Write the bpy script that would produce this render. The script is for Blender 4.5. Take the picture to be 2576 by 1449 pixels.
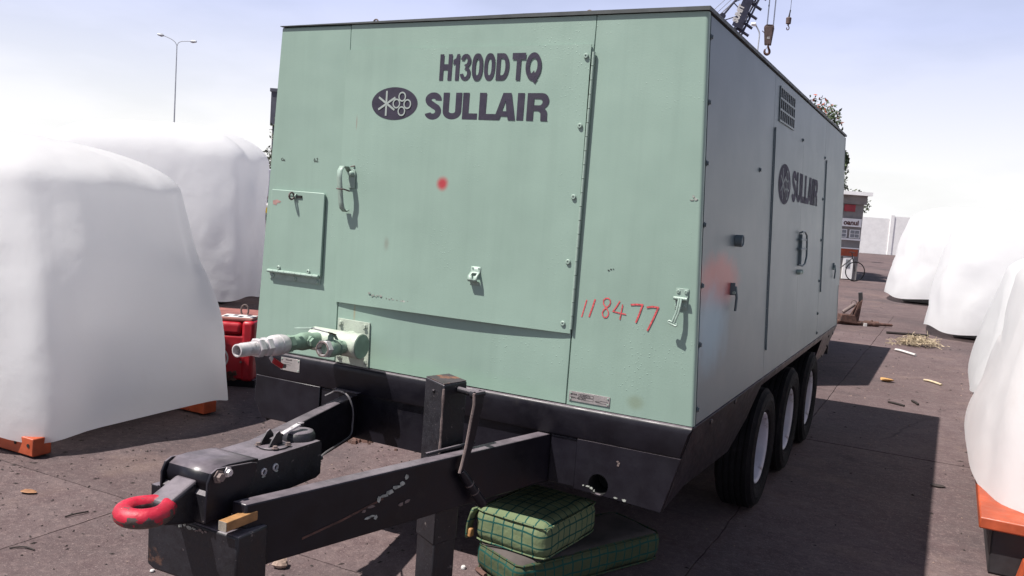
import bpy, bmesh, math, random
from mathutils import Vector, Matrix, noise as mnoise
from mathutils.geometry import tessellate_polygon
random.seed(7)
R = math.radians
PI = math.pi
S = bpy.context.scene
for o in list(bpy.data.objects): bpy.data.objects.remove(o)
COL = S.collection

# ------------------------------------------------------------------ camera
CAMP = Vector((1.989, -3.3189, 1.6811)); YAW, PITCH, ROLL = 0.4695, -0.0936, 0.0718
fw = Vector((-math.sin(YAW)*math.cos(PITCH), math.cos(YAW)*math.cos(PITCH), math.sin(PITCH)))
rt = Vector((math.cos(YAW), math.sin(YAW), 0)); up = rt.cross(fw)
rt, up = rt*math.cos(ROLL)+up*math.sin(ROLL), up*math.cos(ROLL)-rt*math.sin(ROLL)
cd = bpy.data.cameras.new('camera'); cam = bpy.data.objects.new('camera', cd); COL.objects.link(cam)
m3 = Matrix((rt, up, -fw)).transposed()
cam.matrix_world = Matrix.Translation(CAMP) @ m3.to_4x4()
cd.sensor_width = 36; cd.lens = 36*2168.86/2576; cd.clip_end = 3000; cd.clip_start = .05
S.camera = cam
S.render.resolution_x, S.render.resolution_y = 1024, 576

# ------------------------------------------------------------------ light
SUND = Vector((.387, .427, -1)).normalized()
sl = bpy.data.lights.new('sun', 'SUN'); sun = bpy.data.objects.new('sun', sl); COL.objects.link(sun)
sl.energy = 5.0; sl.angle = R(.53); sl.color = (1, .955, .90)
sun.rotation_euler = SUND.to_track_quat('-Z', 'Y').to_euler()
W = bpy.data.worlds.new('World'); S.world = W; W.use_nodes = True
nt = W.node_tree; nt.nodes.clear()
def N(t, **k):
    n = nt.nodes.new(t)
    for a, b in k.items(): setattr(n, a, b)
    return n
out = N('ShaderNodeOutputWorld'); sky = N('ShaderNodeTexSky', sky_type='NISHITA', sun_disc=False)
sky.sun_elevation = R(60); sky.sun_rotation = R(222); sky.air_density = 1.0; sky.dust_density = 1.6; sky.ozone_density = 1.5
b1 = N('ShaderNodeBackground'); nt.links.new(sky.outputs[0], b1.inputs[0]); b1.inputs[1].default_value = .05
b2 = N('ShaderNodeBackground'); b2.inputs[0].default_value = (.875, .90, 1, 1); b2.inputs[1].default_value = .63
cr_ = N('ShaderNodeValToRGB'); cr_.color_ramp.elements[0].position = .06; cr_.color_ramp.elements[0].color = (1, 1, 1, 1); cr_.color_ramp.elements[1].position = .21; cr_.color_ramp.elements[1].color = (.66, .72, 1, 1); nt.links.new(cr_.outputs[0], b2.inputs[0])
tc = N('ShaderNodeTexCoord'); sep = N('ShaderNodeSeparateXYZ'); nt.links.new(tc.outputs['Generated'], sep.inputs[0])
mr = N('ShaderNodeMapRange'); mr.inputs[1].default_value = .12; mr.inputs[2].default_value = .55; mr.inputs[3].default_value = 1.0; mr.inputs[4].default_value = .0; mr.interpolation_type = 'SMOOTHSTEP'
nt.links.new(sep.outputs[2], mr.inputs[0]); nt.links.new(sep.outputs[2], cr_.inputs[0])
mp = N('ShaderNodeMapping'); mp.inputs['Scale'].default_value = (2.2, 2.2, 7); nt.links.new(tc.outputs['Generated'], mp.inputs[0])
nz = N('ShaderNodeTexNoise'); nz.inputs['Scale'].default_value = 1.6; nz.inputs['Detail'].default_value = 5; nt.links.new(mp.outputs[0], nz.inputs[0])
mr2 = N('ShaderNodeMapRange'); mr2.inputs[1].default_value = .4; mr2.inputs[2].default_value = .7; mr2.inputs[3].default_value = -.10; mr2.inputs[4].default_value = .16
nt.links.new(nz.outputs[0], mr2.inputs[0])
ad = N('ShaderNodeMath', operation='ADD', use_clamp=True); nt.links.new(mr.outputs[0], ad.inputs[0]); nt.links.new(mr2.outputs[0], ad.inputs[1])
mx = N('ShaderNodeMixShader'); nt.links.new(ad.outputs[0], mx.inputs[0]); nt.links.new(b1.outputs[0], mx.inputs[1]); nt.links.new(b2.outputs[0], mx.inputs[2])
nt.links.new(mx.outputs[0], out.inputs[0])
S.view_settings.view_transform = 'Standard'; S.view_settings.look = 'None'; S.view_settings.exposure = 0.7; S.view_settings.gamma = 1

# ------------------------------------------------------------------ materials
TONE = .66            # paint tones are set for this exposure
def mat(name, col, rough=.6, metal=0., var=.15, vs=3., bump=0., bs=60., spots=(), dust=None, spec=.5, patches=(), coat=0., drops=0., alpha_t=0., wave=0., rvar=.09, streak=0.):
    """procedural paint: col varied by noise; spots=(colour, scale, threshold, softness); patches=(colour, centre, half size, softness, strength)"""
    m = bpy.data.materials.new(name); m.use_nodes = True; t = m.node_tree; b = t.nodes['Principled BSDF']
    L = t.links.new
    tc = t.nodes.new('ShaderNodeTexCoord'); oc = tc.outputs['Object']
    def noise(scale, detail=4, rough_=.6, vec=None):
        n = t.nodes.new('ShaderNodeTexNoise'); n.inputs['Scale'].default_value = scale; n.inputs['Detail'].default_value = detail; n.inputs['Roughness'].default_value = rough_
        L(vec or oc, n.inputs['Vector']); return n.outputs['Fac']
    def rng(v, a, b_, c=0., d=1., smooth=True):
        n = t.nodes.new('ShaderNodeMapRange'); n.interpolation_type = 'SMOOTHSTEP' if smooth else 'LINEAR'
        for i, x in enumerate((a, b_, c, d)): n.inputs[i+1].default_value = x
        L(v, n.inputs[0]); return n.outputs[0]
    def mixc(f, a, b_):
        n = t.nodes.new('ShaderNodeMix'); n.data_type = 'RGBA'
        if isinstance(f, float): n.inputs[0].default_value = f
        else: L(f, n.inputs[0])
        for i, x in ((6, a), (7, b_)):
            if isinstance(x, tuple): n.inputs[i].default_value = (*x[:3], 1)
            else: L(x, n.inputs[i])
        return n.outputs[2]
    def math_(op, a, b_):
        n = t.nodes.new('ShaderNodeMath'); n.operation = op
        for i, x in enumerate((a, b_)):
            if isinstance(x, (int, float)): n.inputs[i].default_value = x
            else: L(x, n.inputs[i])
        return n.outputs[0]
    k_ = 1.0 if name.startswith('white') else TONE
    col = tuple(c*k_ for c in col); spots = [(tuple(c*k_ for c in q[0]),)+tuple(q[1:]) for q in spots]; patches = [(tuple(c*k_ for c in q[0]),)+tuple(q[1:]) for q in patches]; dust = tuple(c*k_ for c in dust) if dust else None
    lo = tuple(c*(1-var) for c in col); hi = tuple(min(1, c*(1+var)) for c in col)
    c = mixc(rng(noise(vs), .3, .7), lo, hi)
    for s in spots:
        f = rng(noise(s[1], 6, .65), s[2], s[2]+s[3]); c = mixc(f, c, s[0])
    if streak:
        mpn = t.nodes.new('ShaderNodeMapping'); mpn.inputs['Scale'].default_value = (14, 14, .55); L(oc, mpn.inputs[0]); sn = noise(1.0, 6, .7, mpn.outputs[0])
        c = mixc(math_('MULTIPLY', rng(sn, .45, .75), streak), c, tuple(q*.72 for q in col)); c = mixc(math_('MULTIPLY', rng(sn, .45, .2, 0., 1.), streak), c, tuple(min(1, q*1.25) for q in col))
    for pc, ctr, half, soft, stg in patches:
        sp = t.nodes.new('ShaderNodeVectorMath'); sp.operation = 'SUBTRACT'; L(oc, sp.inputs[0]); sp.inputs[1].default_value = ctr
        dv = t.nodes.new('ShaderNodeVectorMath'); dv.operation = 'DIVIDE'; L(sp.outputs[0], dv.inputs[0]); dv.inputs[1].default_value = half
        ab = t.nodes.new('ShaderNodeVectorMath'); ab.operation = 'LENGTH'; L(dv.outputs[0], ab.inputs[0])
        d = math_('ADD', ab.outputs['Value'], math_('MULTIPLY', math_('SUBTRACT', noise(9), .5), soft*1.2))
        f = math_('MULTIPLY', rng(d, 1-soft, 1+soft*.6, 1., 0.), stg); c = mixc(f, c, pc)
    if dust:
        g = t.nodes.new('ShaderNodeSeparateXYZ'); ge = t.nodes.new('ShaderNodeNewGeometry'); L(ge.outputs['True Normal'], g.inputs[0])
        f = math_('MULTIPLY', rng(g.outputs[2], .5, .95), rng(noise(12, 6), .25, .7, .45, 1.0)); c = mixc(f, c, dust)
    L(c, b.inputs['Base Color'])
    L(rng(noise(vs*4), .3, .7, max(.05, rough-rvar), min(1, rough+rvar)), b.inputs['Roughness'])
    b.inputs['Metallic'].default_value = metal; b.inputs['Specular IOR Level'].default_value = spec; b.inputs['Coat Weight'].default_value = coat
    h = None
    if bump: h = math_('MULTIPLY', noise(bs, 5), bump)
    if wave:
        w = math_('MULTIPLY', noise(1.7, 2), wave); h = math_('ADD', h, w) if h else w
    if drops:
        v = t.nodes.new('ShaderNodeTexVoronoi'); v.inputs['Scale'].default_value = 70; L(oc, v.inputs['Vector'])
        dd = math_('MULTIPLY', math_('MULTIPLY', rng(v.outputs['Distance'], .0, .22, 1., 0.), rng(noise(2.4, 3), .5, .66)), drops); h = math_('ADD', h, dd) if h else dd
    if h:
        bm_ = t.nodes.new('ShaderNodeBump'); bm_.inputs['Distance'].default_value = 1.0; bm_.inputs['Strength'].default_value = .9
        L(h, bm_.inputs['Height']); L(bm_.outputs[0], b.inputs['Normal'])
    if alpha_t: b.inputs['Transmission Weight'].default_value = alpha_t
    return m
GREEN = (.352, .496, .415)
RED_DOT = ((.55, .03, .05), (-.073, -.012, 1.761), (.031, .2, .031), .6, .95)
M = {}
M['green'] = mat('sage_green_paint', GREEN, .5, var=.06, vs=1.2, bump=.0004, bs=140, drops=.0013, wave=.007, streak=.2,
    spots=(((.385, .535, .455), .9, .52, .3), ((.25, .33, .26), 7, .74, .1)),
    patches=(((.25, .31, .2), (.905, 0, .925), (.035, .2, .03), .7, .55), ((.45, .30, .14), (-.53, 0, 1.13), (.006, .1, .045), .8, .5), ((.37, .56, .43), (-.15, 0, .9), (.7, .3, .05), .9, .6)))
M['door_green'] = mat('door_sage_green_paint', GREEN, .5, var=.06, vs=1.1, bump=.0004, bs=140, drops=.0013, wave=.007, streak=.2,
    spots=(((.38, .53, .45), .8, .52, .3),), patches=(RED_DOT, ((.33, .22, .18), (-.57, 0, 2.02), (.004, .1, .035), .7, .5), ((.28, .29, .24), (-.36, 0, 1.47), (.014, .1, .03), .9, .6)))
M['shade_green'] = mat('shade_toned_sage_green', (.165, .215, .23), .38, var=.03, vs=.8, bump=.0001, bs=120, wave=.003, spec=.22, rvar=.02,  # same green paint, darkened and blued to carry the shaded side's tone
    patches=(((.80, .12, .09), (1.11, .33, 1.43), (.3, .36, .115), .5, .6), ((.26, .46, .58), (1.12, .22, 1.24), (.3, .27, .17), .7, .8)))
M['hard_green'] = mat('thick_sage_green_paint', (.55, .62, .52), .5, var=.12, vs=20, bump=.002, bs=180, spots=(((.55, .6, .5), 30, .66, .08),))
M['valve_green'] = mat('valve_green_paint', (.27, .39, .30), .45, var=.2, vs=15, bump=.001, bs=90)
M['trim_green'] = mat('sage_green_fittings_paint', (.38, .50, .43), .45, var=.12, vs=25, bump=.0006, bs=200, spots=(((.2, .2, .17), 40, .7, .06),))
M['alu'] = mat('dull_aluminium', (.80, .75, .76), .42, .3, var=.15, vs=25, bump=.0006, bs=150, spots=(((.28, .24, .23), 18, .62, .1),))
M['black'] = mat('black_chassis_paint', (.011, .010, .016), .40, var=.25, vs=4, bump=.0004, bs=90, dust=(.23, .195, .22), spots=(((.05, .043, .042), 3, .6, .2), ((.13, .11, .10), 60, .73, .03)), spec=.32)
M['black_rust'] = mat('worn_black_paint_with_rust', (.013, .012, .017), .5, var=.3, vs=8, bump=.001, bs=90, dust=(.23, .195, .22), spots=(((.10, .05, .035), 7, .66, .05), ((.20, .17, .165), 38, .655, .03)))
M['dark_gap'] = mat('dark_gap_black', (.008, .008, .008), .9, var=.2)  # plain near-black for gaps, slots, bores and inner faces
M['roof'] = mat('dark_roof_sheet', (.085, .095, .095), .6, var=.25, vs=6, dust=(.10, .10, .10))
M['tyre'] = mat('tyre_rubber', (.010, .009, .011), .85, var=.3, vs=14, spec=.2, bump=.001, bs=60, spots=(((.05, .04, .04), 9, .6, .2),))
M['rim'] = mat('wheel_paint_pale_grey', (.62, .60, .68), .45, var=.15, vs=6, spots=(((.22, .17, .15), 9, .60, .12), ((.12, .09, .08), 30, .70, .05)))
M['red_ring'] = mat('red_ring_paint', (.60, .014, .045), .48, var=.2, vs=14, bump=.002, bs=50, spots=(((.12, .08, .07), 20, .545, .06), ((.55, .40, .38), 60, .68, .04)), spec=.5)
M['red_ring_worn'] = mat('worn_ring_underside', (.11, .08, .07), .5, var=.3, vs=22, bump=.002, bs=60, spots=(((.5, .02, .04), 12, .56, .05),))
M['red'] = mat('red_machine_paint', (.50, .012, .025), .4, var=.12, vs=6, spots=(((.20, .10, .07), 5, .66, .08),))
M['red_dusty'] = mat('dusty_red_lid_paint', (.32, .11, .09), .7, var=.25, vs=9)
M['redplastic'] = mat('red_handle_grip', (.55, .02, .03), .4, var=.1)
M['rust'] = mat('rusty_steel', (.13, .065, .05), .85, var=.4, vs=18, bump=.004, bs=70, spots=(((.05, .035, .03), 9, .58, .1),))
M['rust_black'] = mat('half_rusted_black_paint', (.05, .04, .045), .6, var=.3, vs=9, bump=.002, bs=70, spots=(((.26, .11, .06), 7, .5, .12),))
M['greyrust'] = mat('grey_brown_worn_steel', (.20, .15, .14), .75, var=.3, vs=12, bump=.003, bs=60)
M['wood'] = mat('raw_timber', (.42, .21, .075), .7, var=.25, vs=30, bump=.001, bs=120)
M['woodend'] = mat('weathered_timber_end', (.34, .30, .25), .85, var=.3, vs=50, bump=.002, bs=90)
M['ink'] = mat('navy_stencil_print', (.035, .028, .055), .55, var=.15, vs=10, bump=.0004, bs=140)
M['inkside'] = mat('faded_navy_print', (.035, .026, .06), .6, var=.2, vs=10, spec=.08)
M['logo_line'] = mat('pale_logo_lines', (.44, .50, .47), .5, var=.06)
M['logo_line_shade'] = mat('shade_toned_logo_lines', (.17, .20, .22), .5, var=.06, spec=.2)  # logo lines darkened in colour to match the shaded green
M['chalk'] = mat('red_crayon', (.75, .11, .12), .8, var=.35, vs=120)
M['pen'] = mat('pen_ink', (.05, .06, .05), .7, var=.2)
M['plate'] = mat('engraved_aluminium_plate', (.50, .46, .45), .45, .3, var=.12, vs=25, spots=(((.3, .26, .25), 18, .62, .1),))
M['platetext'] = mat('plate_print', (.07, .06, .06), .6)
M['chipped'] = mat('peeled_paint_flakes', (.42, .44, .40), .7, var=.35, vs=40, bump=.003, bs=80)
M['pink'] = mat('pink_primer', (.50, .30, .27), .6, var=.2, vs=40)
M['steelcable'] = mat('grey_wire_rope', (.32, .30, .31), .45, .4, var=.2, vs=80)
M['sheet'] = mat('white_added_cover', (.80, .80, .81), .85, var=.02, vs=2, bump=.012, bs=3.2, spec=.2, wave=.03, spots=(((.66, .64, .62), 1.6, .60, .25),))  # white of the added covers at both yard edges
def thin_sheet(m):
    t = m.node_tree; o = t.nodes['Material Output']; p = t.nodes['Principled BSDF']; tr = t.nodes.new('ShaderNodeBsdfTranslucent'); tr.inputs[0].default_value = (.90, .90, .91, 1)
    mxs = t.nodes.new('ShaderNodeMixShader'); mxs.inputs[0].default_value = .58; t.links.new(p.outputs[0], mxs.inputs[1]); t.links.new(tr.outputs[0], mxs.inputs[2]); t.links.new(mxs.outputs[0], o.inputs[0])
thin_sheet(M['sheet'])
M['orange'] = mat('orange_machine_paint', (.55, .10, .035), .5, var=.2, vs=8, spots=(((.2, .07, .04), 8, .64, .08),))
M['canopy_white'] = mat('off_white_canopy_paint', (.66, .62, .60), .5, var=.08, vs=2)
M['canopy_pink'] = mat('dusty_beige_canopy', (.50, .42, .39), .6, var=.12, vs=2)
M['panel_lilac'] = mat('lilac_grey_panel', (.38, .38, .47), .5, var=.08)
M['yellow'] = mat('yellow_stripe_paint', (.80, .52, .02), .5, var=.1)
M['skid'] = mat('red_brown_skid_paint', (.16, .065, .055), .75, var=.3, vs=6)
M['darkthing'] = mat('dark_machine_paint', (.03, .027, .03), .6, var=.3, vs=4)
M['bluegrey'] = mat('dark_blue_grey_board', (.10, .105, .14), .6, var=.15)
M['whitewall'] = mat('white_wall_paint', (.84, .83, .82), .7, var=.05)
M['shopwall'] = mat('grey_shop_wall', (.34,.32,.31), .8, var=.15)
M['glass'] = mat('window_glass', (.35, .37, .40), .2, var=.1)
M['signred'] = mat('red_sign_paint', (.5, .04, .06), .5, var=.2)
M['lamp'] = mat('lamp_post_grey', (.62, .65, .70), .5, .3, var=.1)
M['crane'] = mat('dark_blue_crane_paint', (.035, .035, .065), .5, var=.25, vs=3)
M['hook'] = mat('rusty_brown_hook_block', (.15, .10, .09), .75, var=.3, vs=6, bump=.003, bs=20)
M['bark'] = mat('bark', (.10, .075, .055), .9, var=.3, vs=8, bump=.01, bs=20)
M['leaf'] = mat('dark_leaves', (.055, .085, .03), .6, var=.5, vs=2.5)
M['leaf2'] = mat('grey_green_leaves', (.085, .10, .06), .6, var=.5, vs=2.5)
M['blossom'] = mat('orange_red_blossom', (.45, .09, .04), .6, var=.4, vs=3)
M['dryleaf'] = mat('dry_brown_leaf', (.40, .19, .09), .7, var=.25, vs=60)
M['yellowleaf'] = mat('yellow_leaf', (.75, .42, .16), .6, var=.2, vs=60)
M['darkleaf'] = mat('dark_rotted_leaf', (.05, .035, .03), .8, var=.3, vs=60)
M['twig'] = mat('dark_twig', (.035, .025, .022), .85, var=.3, vs=50)
M['straw'] = mat('pale_straw', (.62, .50, .34), .75, var=.35, vs=9)
M['paper'] = mat('pale_scrap', (.75, .72, .70), .7, var=.1)
M['stone'] = mat('tan_stone', (.42, .30, .24), .8, var=.25, vs=40, bump=.004, bs=60)
def ground_mat(name, dark=1.):
    m = bpy.data.materials.new(name); m.use_nodes = True; t = m.node_tree; b = t.nodes['Principled BSDF']; L = t.links.new
    ge = t.nodes.new('ShaderNodeNewGeometry'); pos = ge.outputs['Position']; oi = t.nodes.new('ShaderNodeObjectInfo')
    def noise(s, d=5, r_=.6, vec=None):
        n = t.nodes.new('ShaderNodeTexNoise'); n.inputs['Scale'].default_value = s; n.inputs['Detail'].default_value = d; n.inputs['Roughness'].default_value = r_; L(vec or pos, n.inputs['Vector']); return n.outputs['Fac']
    def ramp(v, *st):
        n = t.nodes.new('ShaderNodeValToRGB'); e = n.color_ramp.elements
        while len(e) < len(st): e.new(.5)
        for x, (p_, c) in zip(e, st): x.position = p_; x.color = (*c, 1)
        L(v, n.inputs[0]); return n.outputs[0]
    def mix(f, a, b_, mode='MIX'):
        n = t.nodes.new('ShaderNodeMix'); n.data_type = 'RGBA'; n.blend_type = mode
        if isinstance(f, float): n.inputs[0].default_value = f
        else: L(f, n.inputs[0])
        L(a, n.inputs[6])
        if isinstance(b_, tuple): n.inputs[7].default_value = (*b_, 1)
        else: L(b_, n.inputs[7])
        return n.outputs[2]
    d = dark*.72
    c = ramp(noise(.55, 6, .65), (.28, (.106*d, .078*d, .078*d)), (.5, (.153*d, .111*d, .111*d)), (.72, (.206*d, .151*d, .147*d)))
    c = mix(ramp(noise(5.5, 8, .7), (.40, (0, 0, 0)), (.64, (.8, .8, .8))), c, (.115*d, .075*d, .077*d))
    c = mix(ramp(noise(1.1, 5, .6), (.56, (0, 0, 0)), (.76, (.6, .6, .6))), c, (.24*d, .165*d, .13*d))
    mp = t.nodes.new('ShaderNodeMapping'); mp.inputs['Scale'].default_value = (3, 40, 1); mp.inputs['Rotation'].default_value = (0, 0, .5); L(pos, mp.inputs[0])
    c = mix(ramp(noise(2.4, 6, .75, mp.outputs[0]), (.64, (0, 0, 0)), (.70, (.55, .55, .55))), c, (.32*d, .235*d, .225*d))
    c = mix(ramp(noise(70, 3, .8), (.585, (0, 0, 0)), (.66, (.8, .8, .8))), c, (.30*d, .23*d, .22*d))
    c = mix(ramp(noise(38, 4, .8), (.625, (0, 0, 0)), (.67, (.9, .9, .9))), c, (.03, .022, .022))
    c = mix(ramp(noise(.38, 5, .62), (.52, (0, 0, 0)), (.66, (.8, .8, .8))), c, (.078*d, .062*d, .066*d))
    c = mix(ramp(noise(.9, 6, .6), (.60, (0, 0, 0)), (.68, (.55, .55, .55))), c, (.055*d, .043*d, .046*d))
    c = mix(ramp(noise(24, 4, .75), (.50, (0, 0, 0)), (.70, (.55, .55, .55))), c, (.27*d, .195*d, .185*d))
    c = mix(ramp(noise(17, 5, .75), (.54, (0, 0, 0)), (.70, (.6, .6, .6))), c, (.075*d, .052*d, .054*d))
    # hairline cracks
    nv = t.nodes.new('ShaderNodeTexNoise'); nv.inputs['Scale'].default_value = 1.3; nv.inputs['Detail'].default_value = 6; L(pos, nv.inputs['Vector'])
    mxv = t.nodes.new('ShaderNodeMix'); mxv.data_type = 'VECTOR'; mxv.inputs[0].default_value = .28; L(pos, mxv.inputs[4]); L(nv.outputs['Color'], mxv.inputs[5])
    vo = t.nodes.new('ShaderNodeTexVoronoi'); vo.feature = 'DISTANCE_TO_EDGE'; vo.inputs['Scale'].default_value = .55; L(mxv.outputs[1], vo.inputs['Vector'])
    cr = ramp(vo.outputs['Distance'], (.0, (1, 1, 1)), (.006, (0, 0, 0))); msk = ramp(noise(.7), (.5, (0, 0, 0)), (.6, (.8, .8, .8)))
    c = mix(mix(1.0, cr, msk, 'MULTIPLY'), c, (.035, .026, .026))
    rr = t.nodes.new('ShaderNodeMapRange'); rr.inputs[3].default_value = .9; rr.inputs[4].default_value = 1.1; L(oi.outputs['Random'], rr.inputs[0])
    hs = t.nodes.new('ShaderNodeHueSaturation'); L(c, hs.inputs['Color']); L(rr.outputs[0], hs.inputs['Value']); hs.inputs['Saturation'].default_value = 1.0
    L(hs.outputs[0], b.inputs['Base Color']); b.inputs['Roughness'].default_value = .85; b.inputs['Specular IOR Level'].default_value = .25
    ma = t.nodes.new('ShaderNodeMath'); ma.operation = 'ADD'; L(noise(9, 6, .7), ma.inputs[0]); L(noise(110, 4, .7), ma.inputs[1])
    bp = t.nodes.new('ShaderNodeBump'); bp.inputs['Strength'].default_value = .55; bp.inputs['Distance'].default_value = .012; L(ma.outputs[0], bp.inputs['Height']); L(bp.outputs[0], b.inputs['Normal'])
    return m
M['ground'] = ground_mat('maroon_brown_concrete'); M['joint'] = ground_mat('dirt_filled_joint', .55)
def plaid_mat(name='green_plaid_cloth', kk=1.):
    m = bpy.data.materials.new(name); m.use_nodes = True; t = m.node_tree; b = t.nodes['Principled BSDF']; L = t.links.new
    tc = t.nodes.new('ShaderNodeTexCoord'); nz = t.nodes.new('ShaderNodeTexNoise'); nz.inputs['Scale'].default_value = 5; L(tc.outputs['Object'], nz.inputs['Vector'])
    va = t.nodes.new('ShaderNodeMix'); va.data_type = 'VECTOR'; va.inputs[0].default_value = .035; L(tc.outputs['Object'], va.inputs[4]); L(nz.outputs['Color'], va.inputs[5])
    sp = t.nodes.new('ShaderNodeSeparateXYZ'); L(va.outputs[1], sp.inputs[0]); sn = t.nodes.new('ShaderNodeSeparateXYZ'); L(tc.outputs['Normal'], sn.inputs[0])
    def mt(op, a, b_=0.):
        n = t.nodes.new('ShaderNodeMath'); n.operation = op
        for i, x in enumerate((a, b_)):
            if isinstance(x, (int, float)): n.inputs[i].default_value = x
            else: L(x, n.inputs[i])
        return n.outputs[0]
    thick = thin = None
    for ax in range(3):
        ok = mt('LESS_THAN', mt('ABSOLUTE', sn.outputs[ax]), .72)
        f = mt('FRACT', mt('ADD', mt('DIVIDE', sp.outputs[ax], .052), .37 if ax < 2 else .1))
        tk = mt('MULTIPLY', mt('LESS_THAN', f, .14), ok)
        th = mt('MULTIPLY', mt('MULTIPLY', mt('GREATER_THAN', f, .42), mt('LESS_THAN', mt('FRACT', mt('MULTIPLY', f, 9)), .4)), ok)
        thick = tk if thick is None else mt('MAXIMUM', thick, tk); thin = th if thin is None else mt('MAXIMUM', thin, mt('MULTIPLY', th, .6))
    def mixc(f, a, b_):
        n = t.nodes.new('ShaderNodeMix'); n.data_type = 'RGBA'; L(f, n.inputs[0])
        for i, x in ((6, a), (7, b_)):
            if isinstance(x, tuple): n.inputs[i].default_value = (*x, 1)
            else: L(x, n.inputs[i])
        return n.outputs[2]
    n2 = t.nodes.new('ShaderNodeTexNoise'); n2.inputs['Scale'].default_value = 9; L(tc.outputs['Object'], n2.inputs['Vector'])
    c = mixc(n2.outputs['Fac'], tuple(q*kk for q in (.095, .12, .062)), tuple(q*kk for q in (.175, .205, .115))); c = mixc(mt('MULTIPLY', thin, .55), c, tuple(q*kk for q in (.10, .15, .08))); c = mixc(thick, c, (.012, .06, .05))
    L(c, b.inputs['Base Color']); b.inputs['Roughness'].default_value = .9; b.inputs['Specular IOR Level'].default_value = .15
    wv = t.nodes.new('ShaderNodeTexNoise'); wv.inputs['Scale'].default_value = 11; wv.inputs['Detail'].default_value = 5; L(tc.outputs['Object'], wv.inputs['Vector'])
    bp = t.nodes.new('ShaderNodeBump'); bp.inputs['Distance'].default_value = .02; bp.inputs['Strength'].default_value = .7; L(wv.outputs['Fac'], bp.inputs['Height']); L(bp.outputs[0], b.inputs['Normal'])
    return m
M['plaid'] = plaid_mat(); M['plaid_dirty_shade'] = plaid_mat('grimy_shaded_plaid_cloth', .45)  # second cloth darkened for grime and for the shade beneath the trailer
M['cushion_dirt'] = mat('grimy_cushion_top', (.085, .07, .065), .95, var=.35, vs=8, bump=.004, bs=30)

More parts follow.
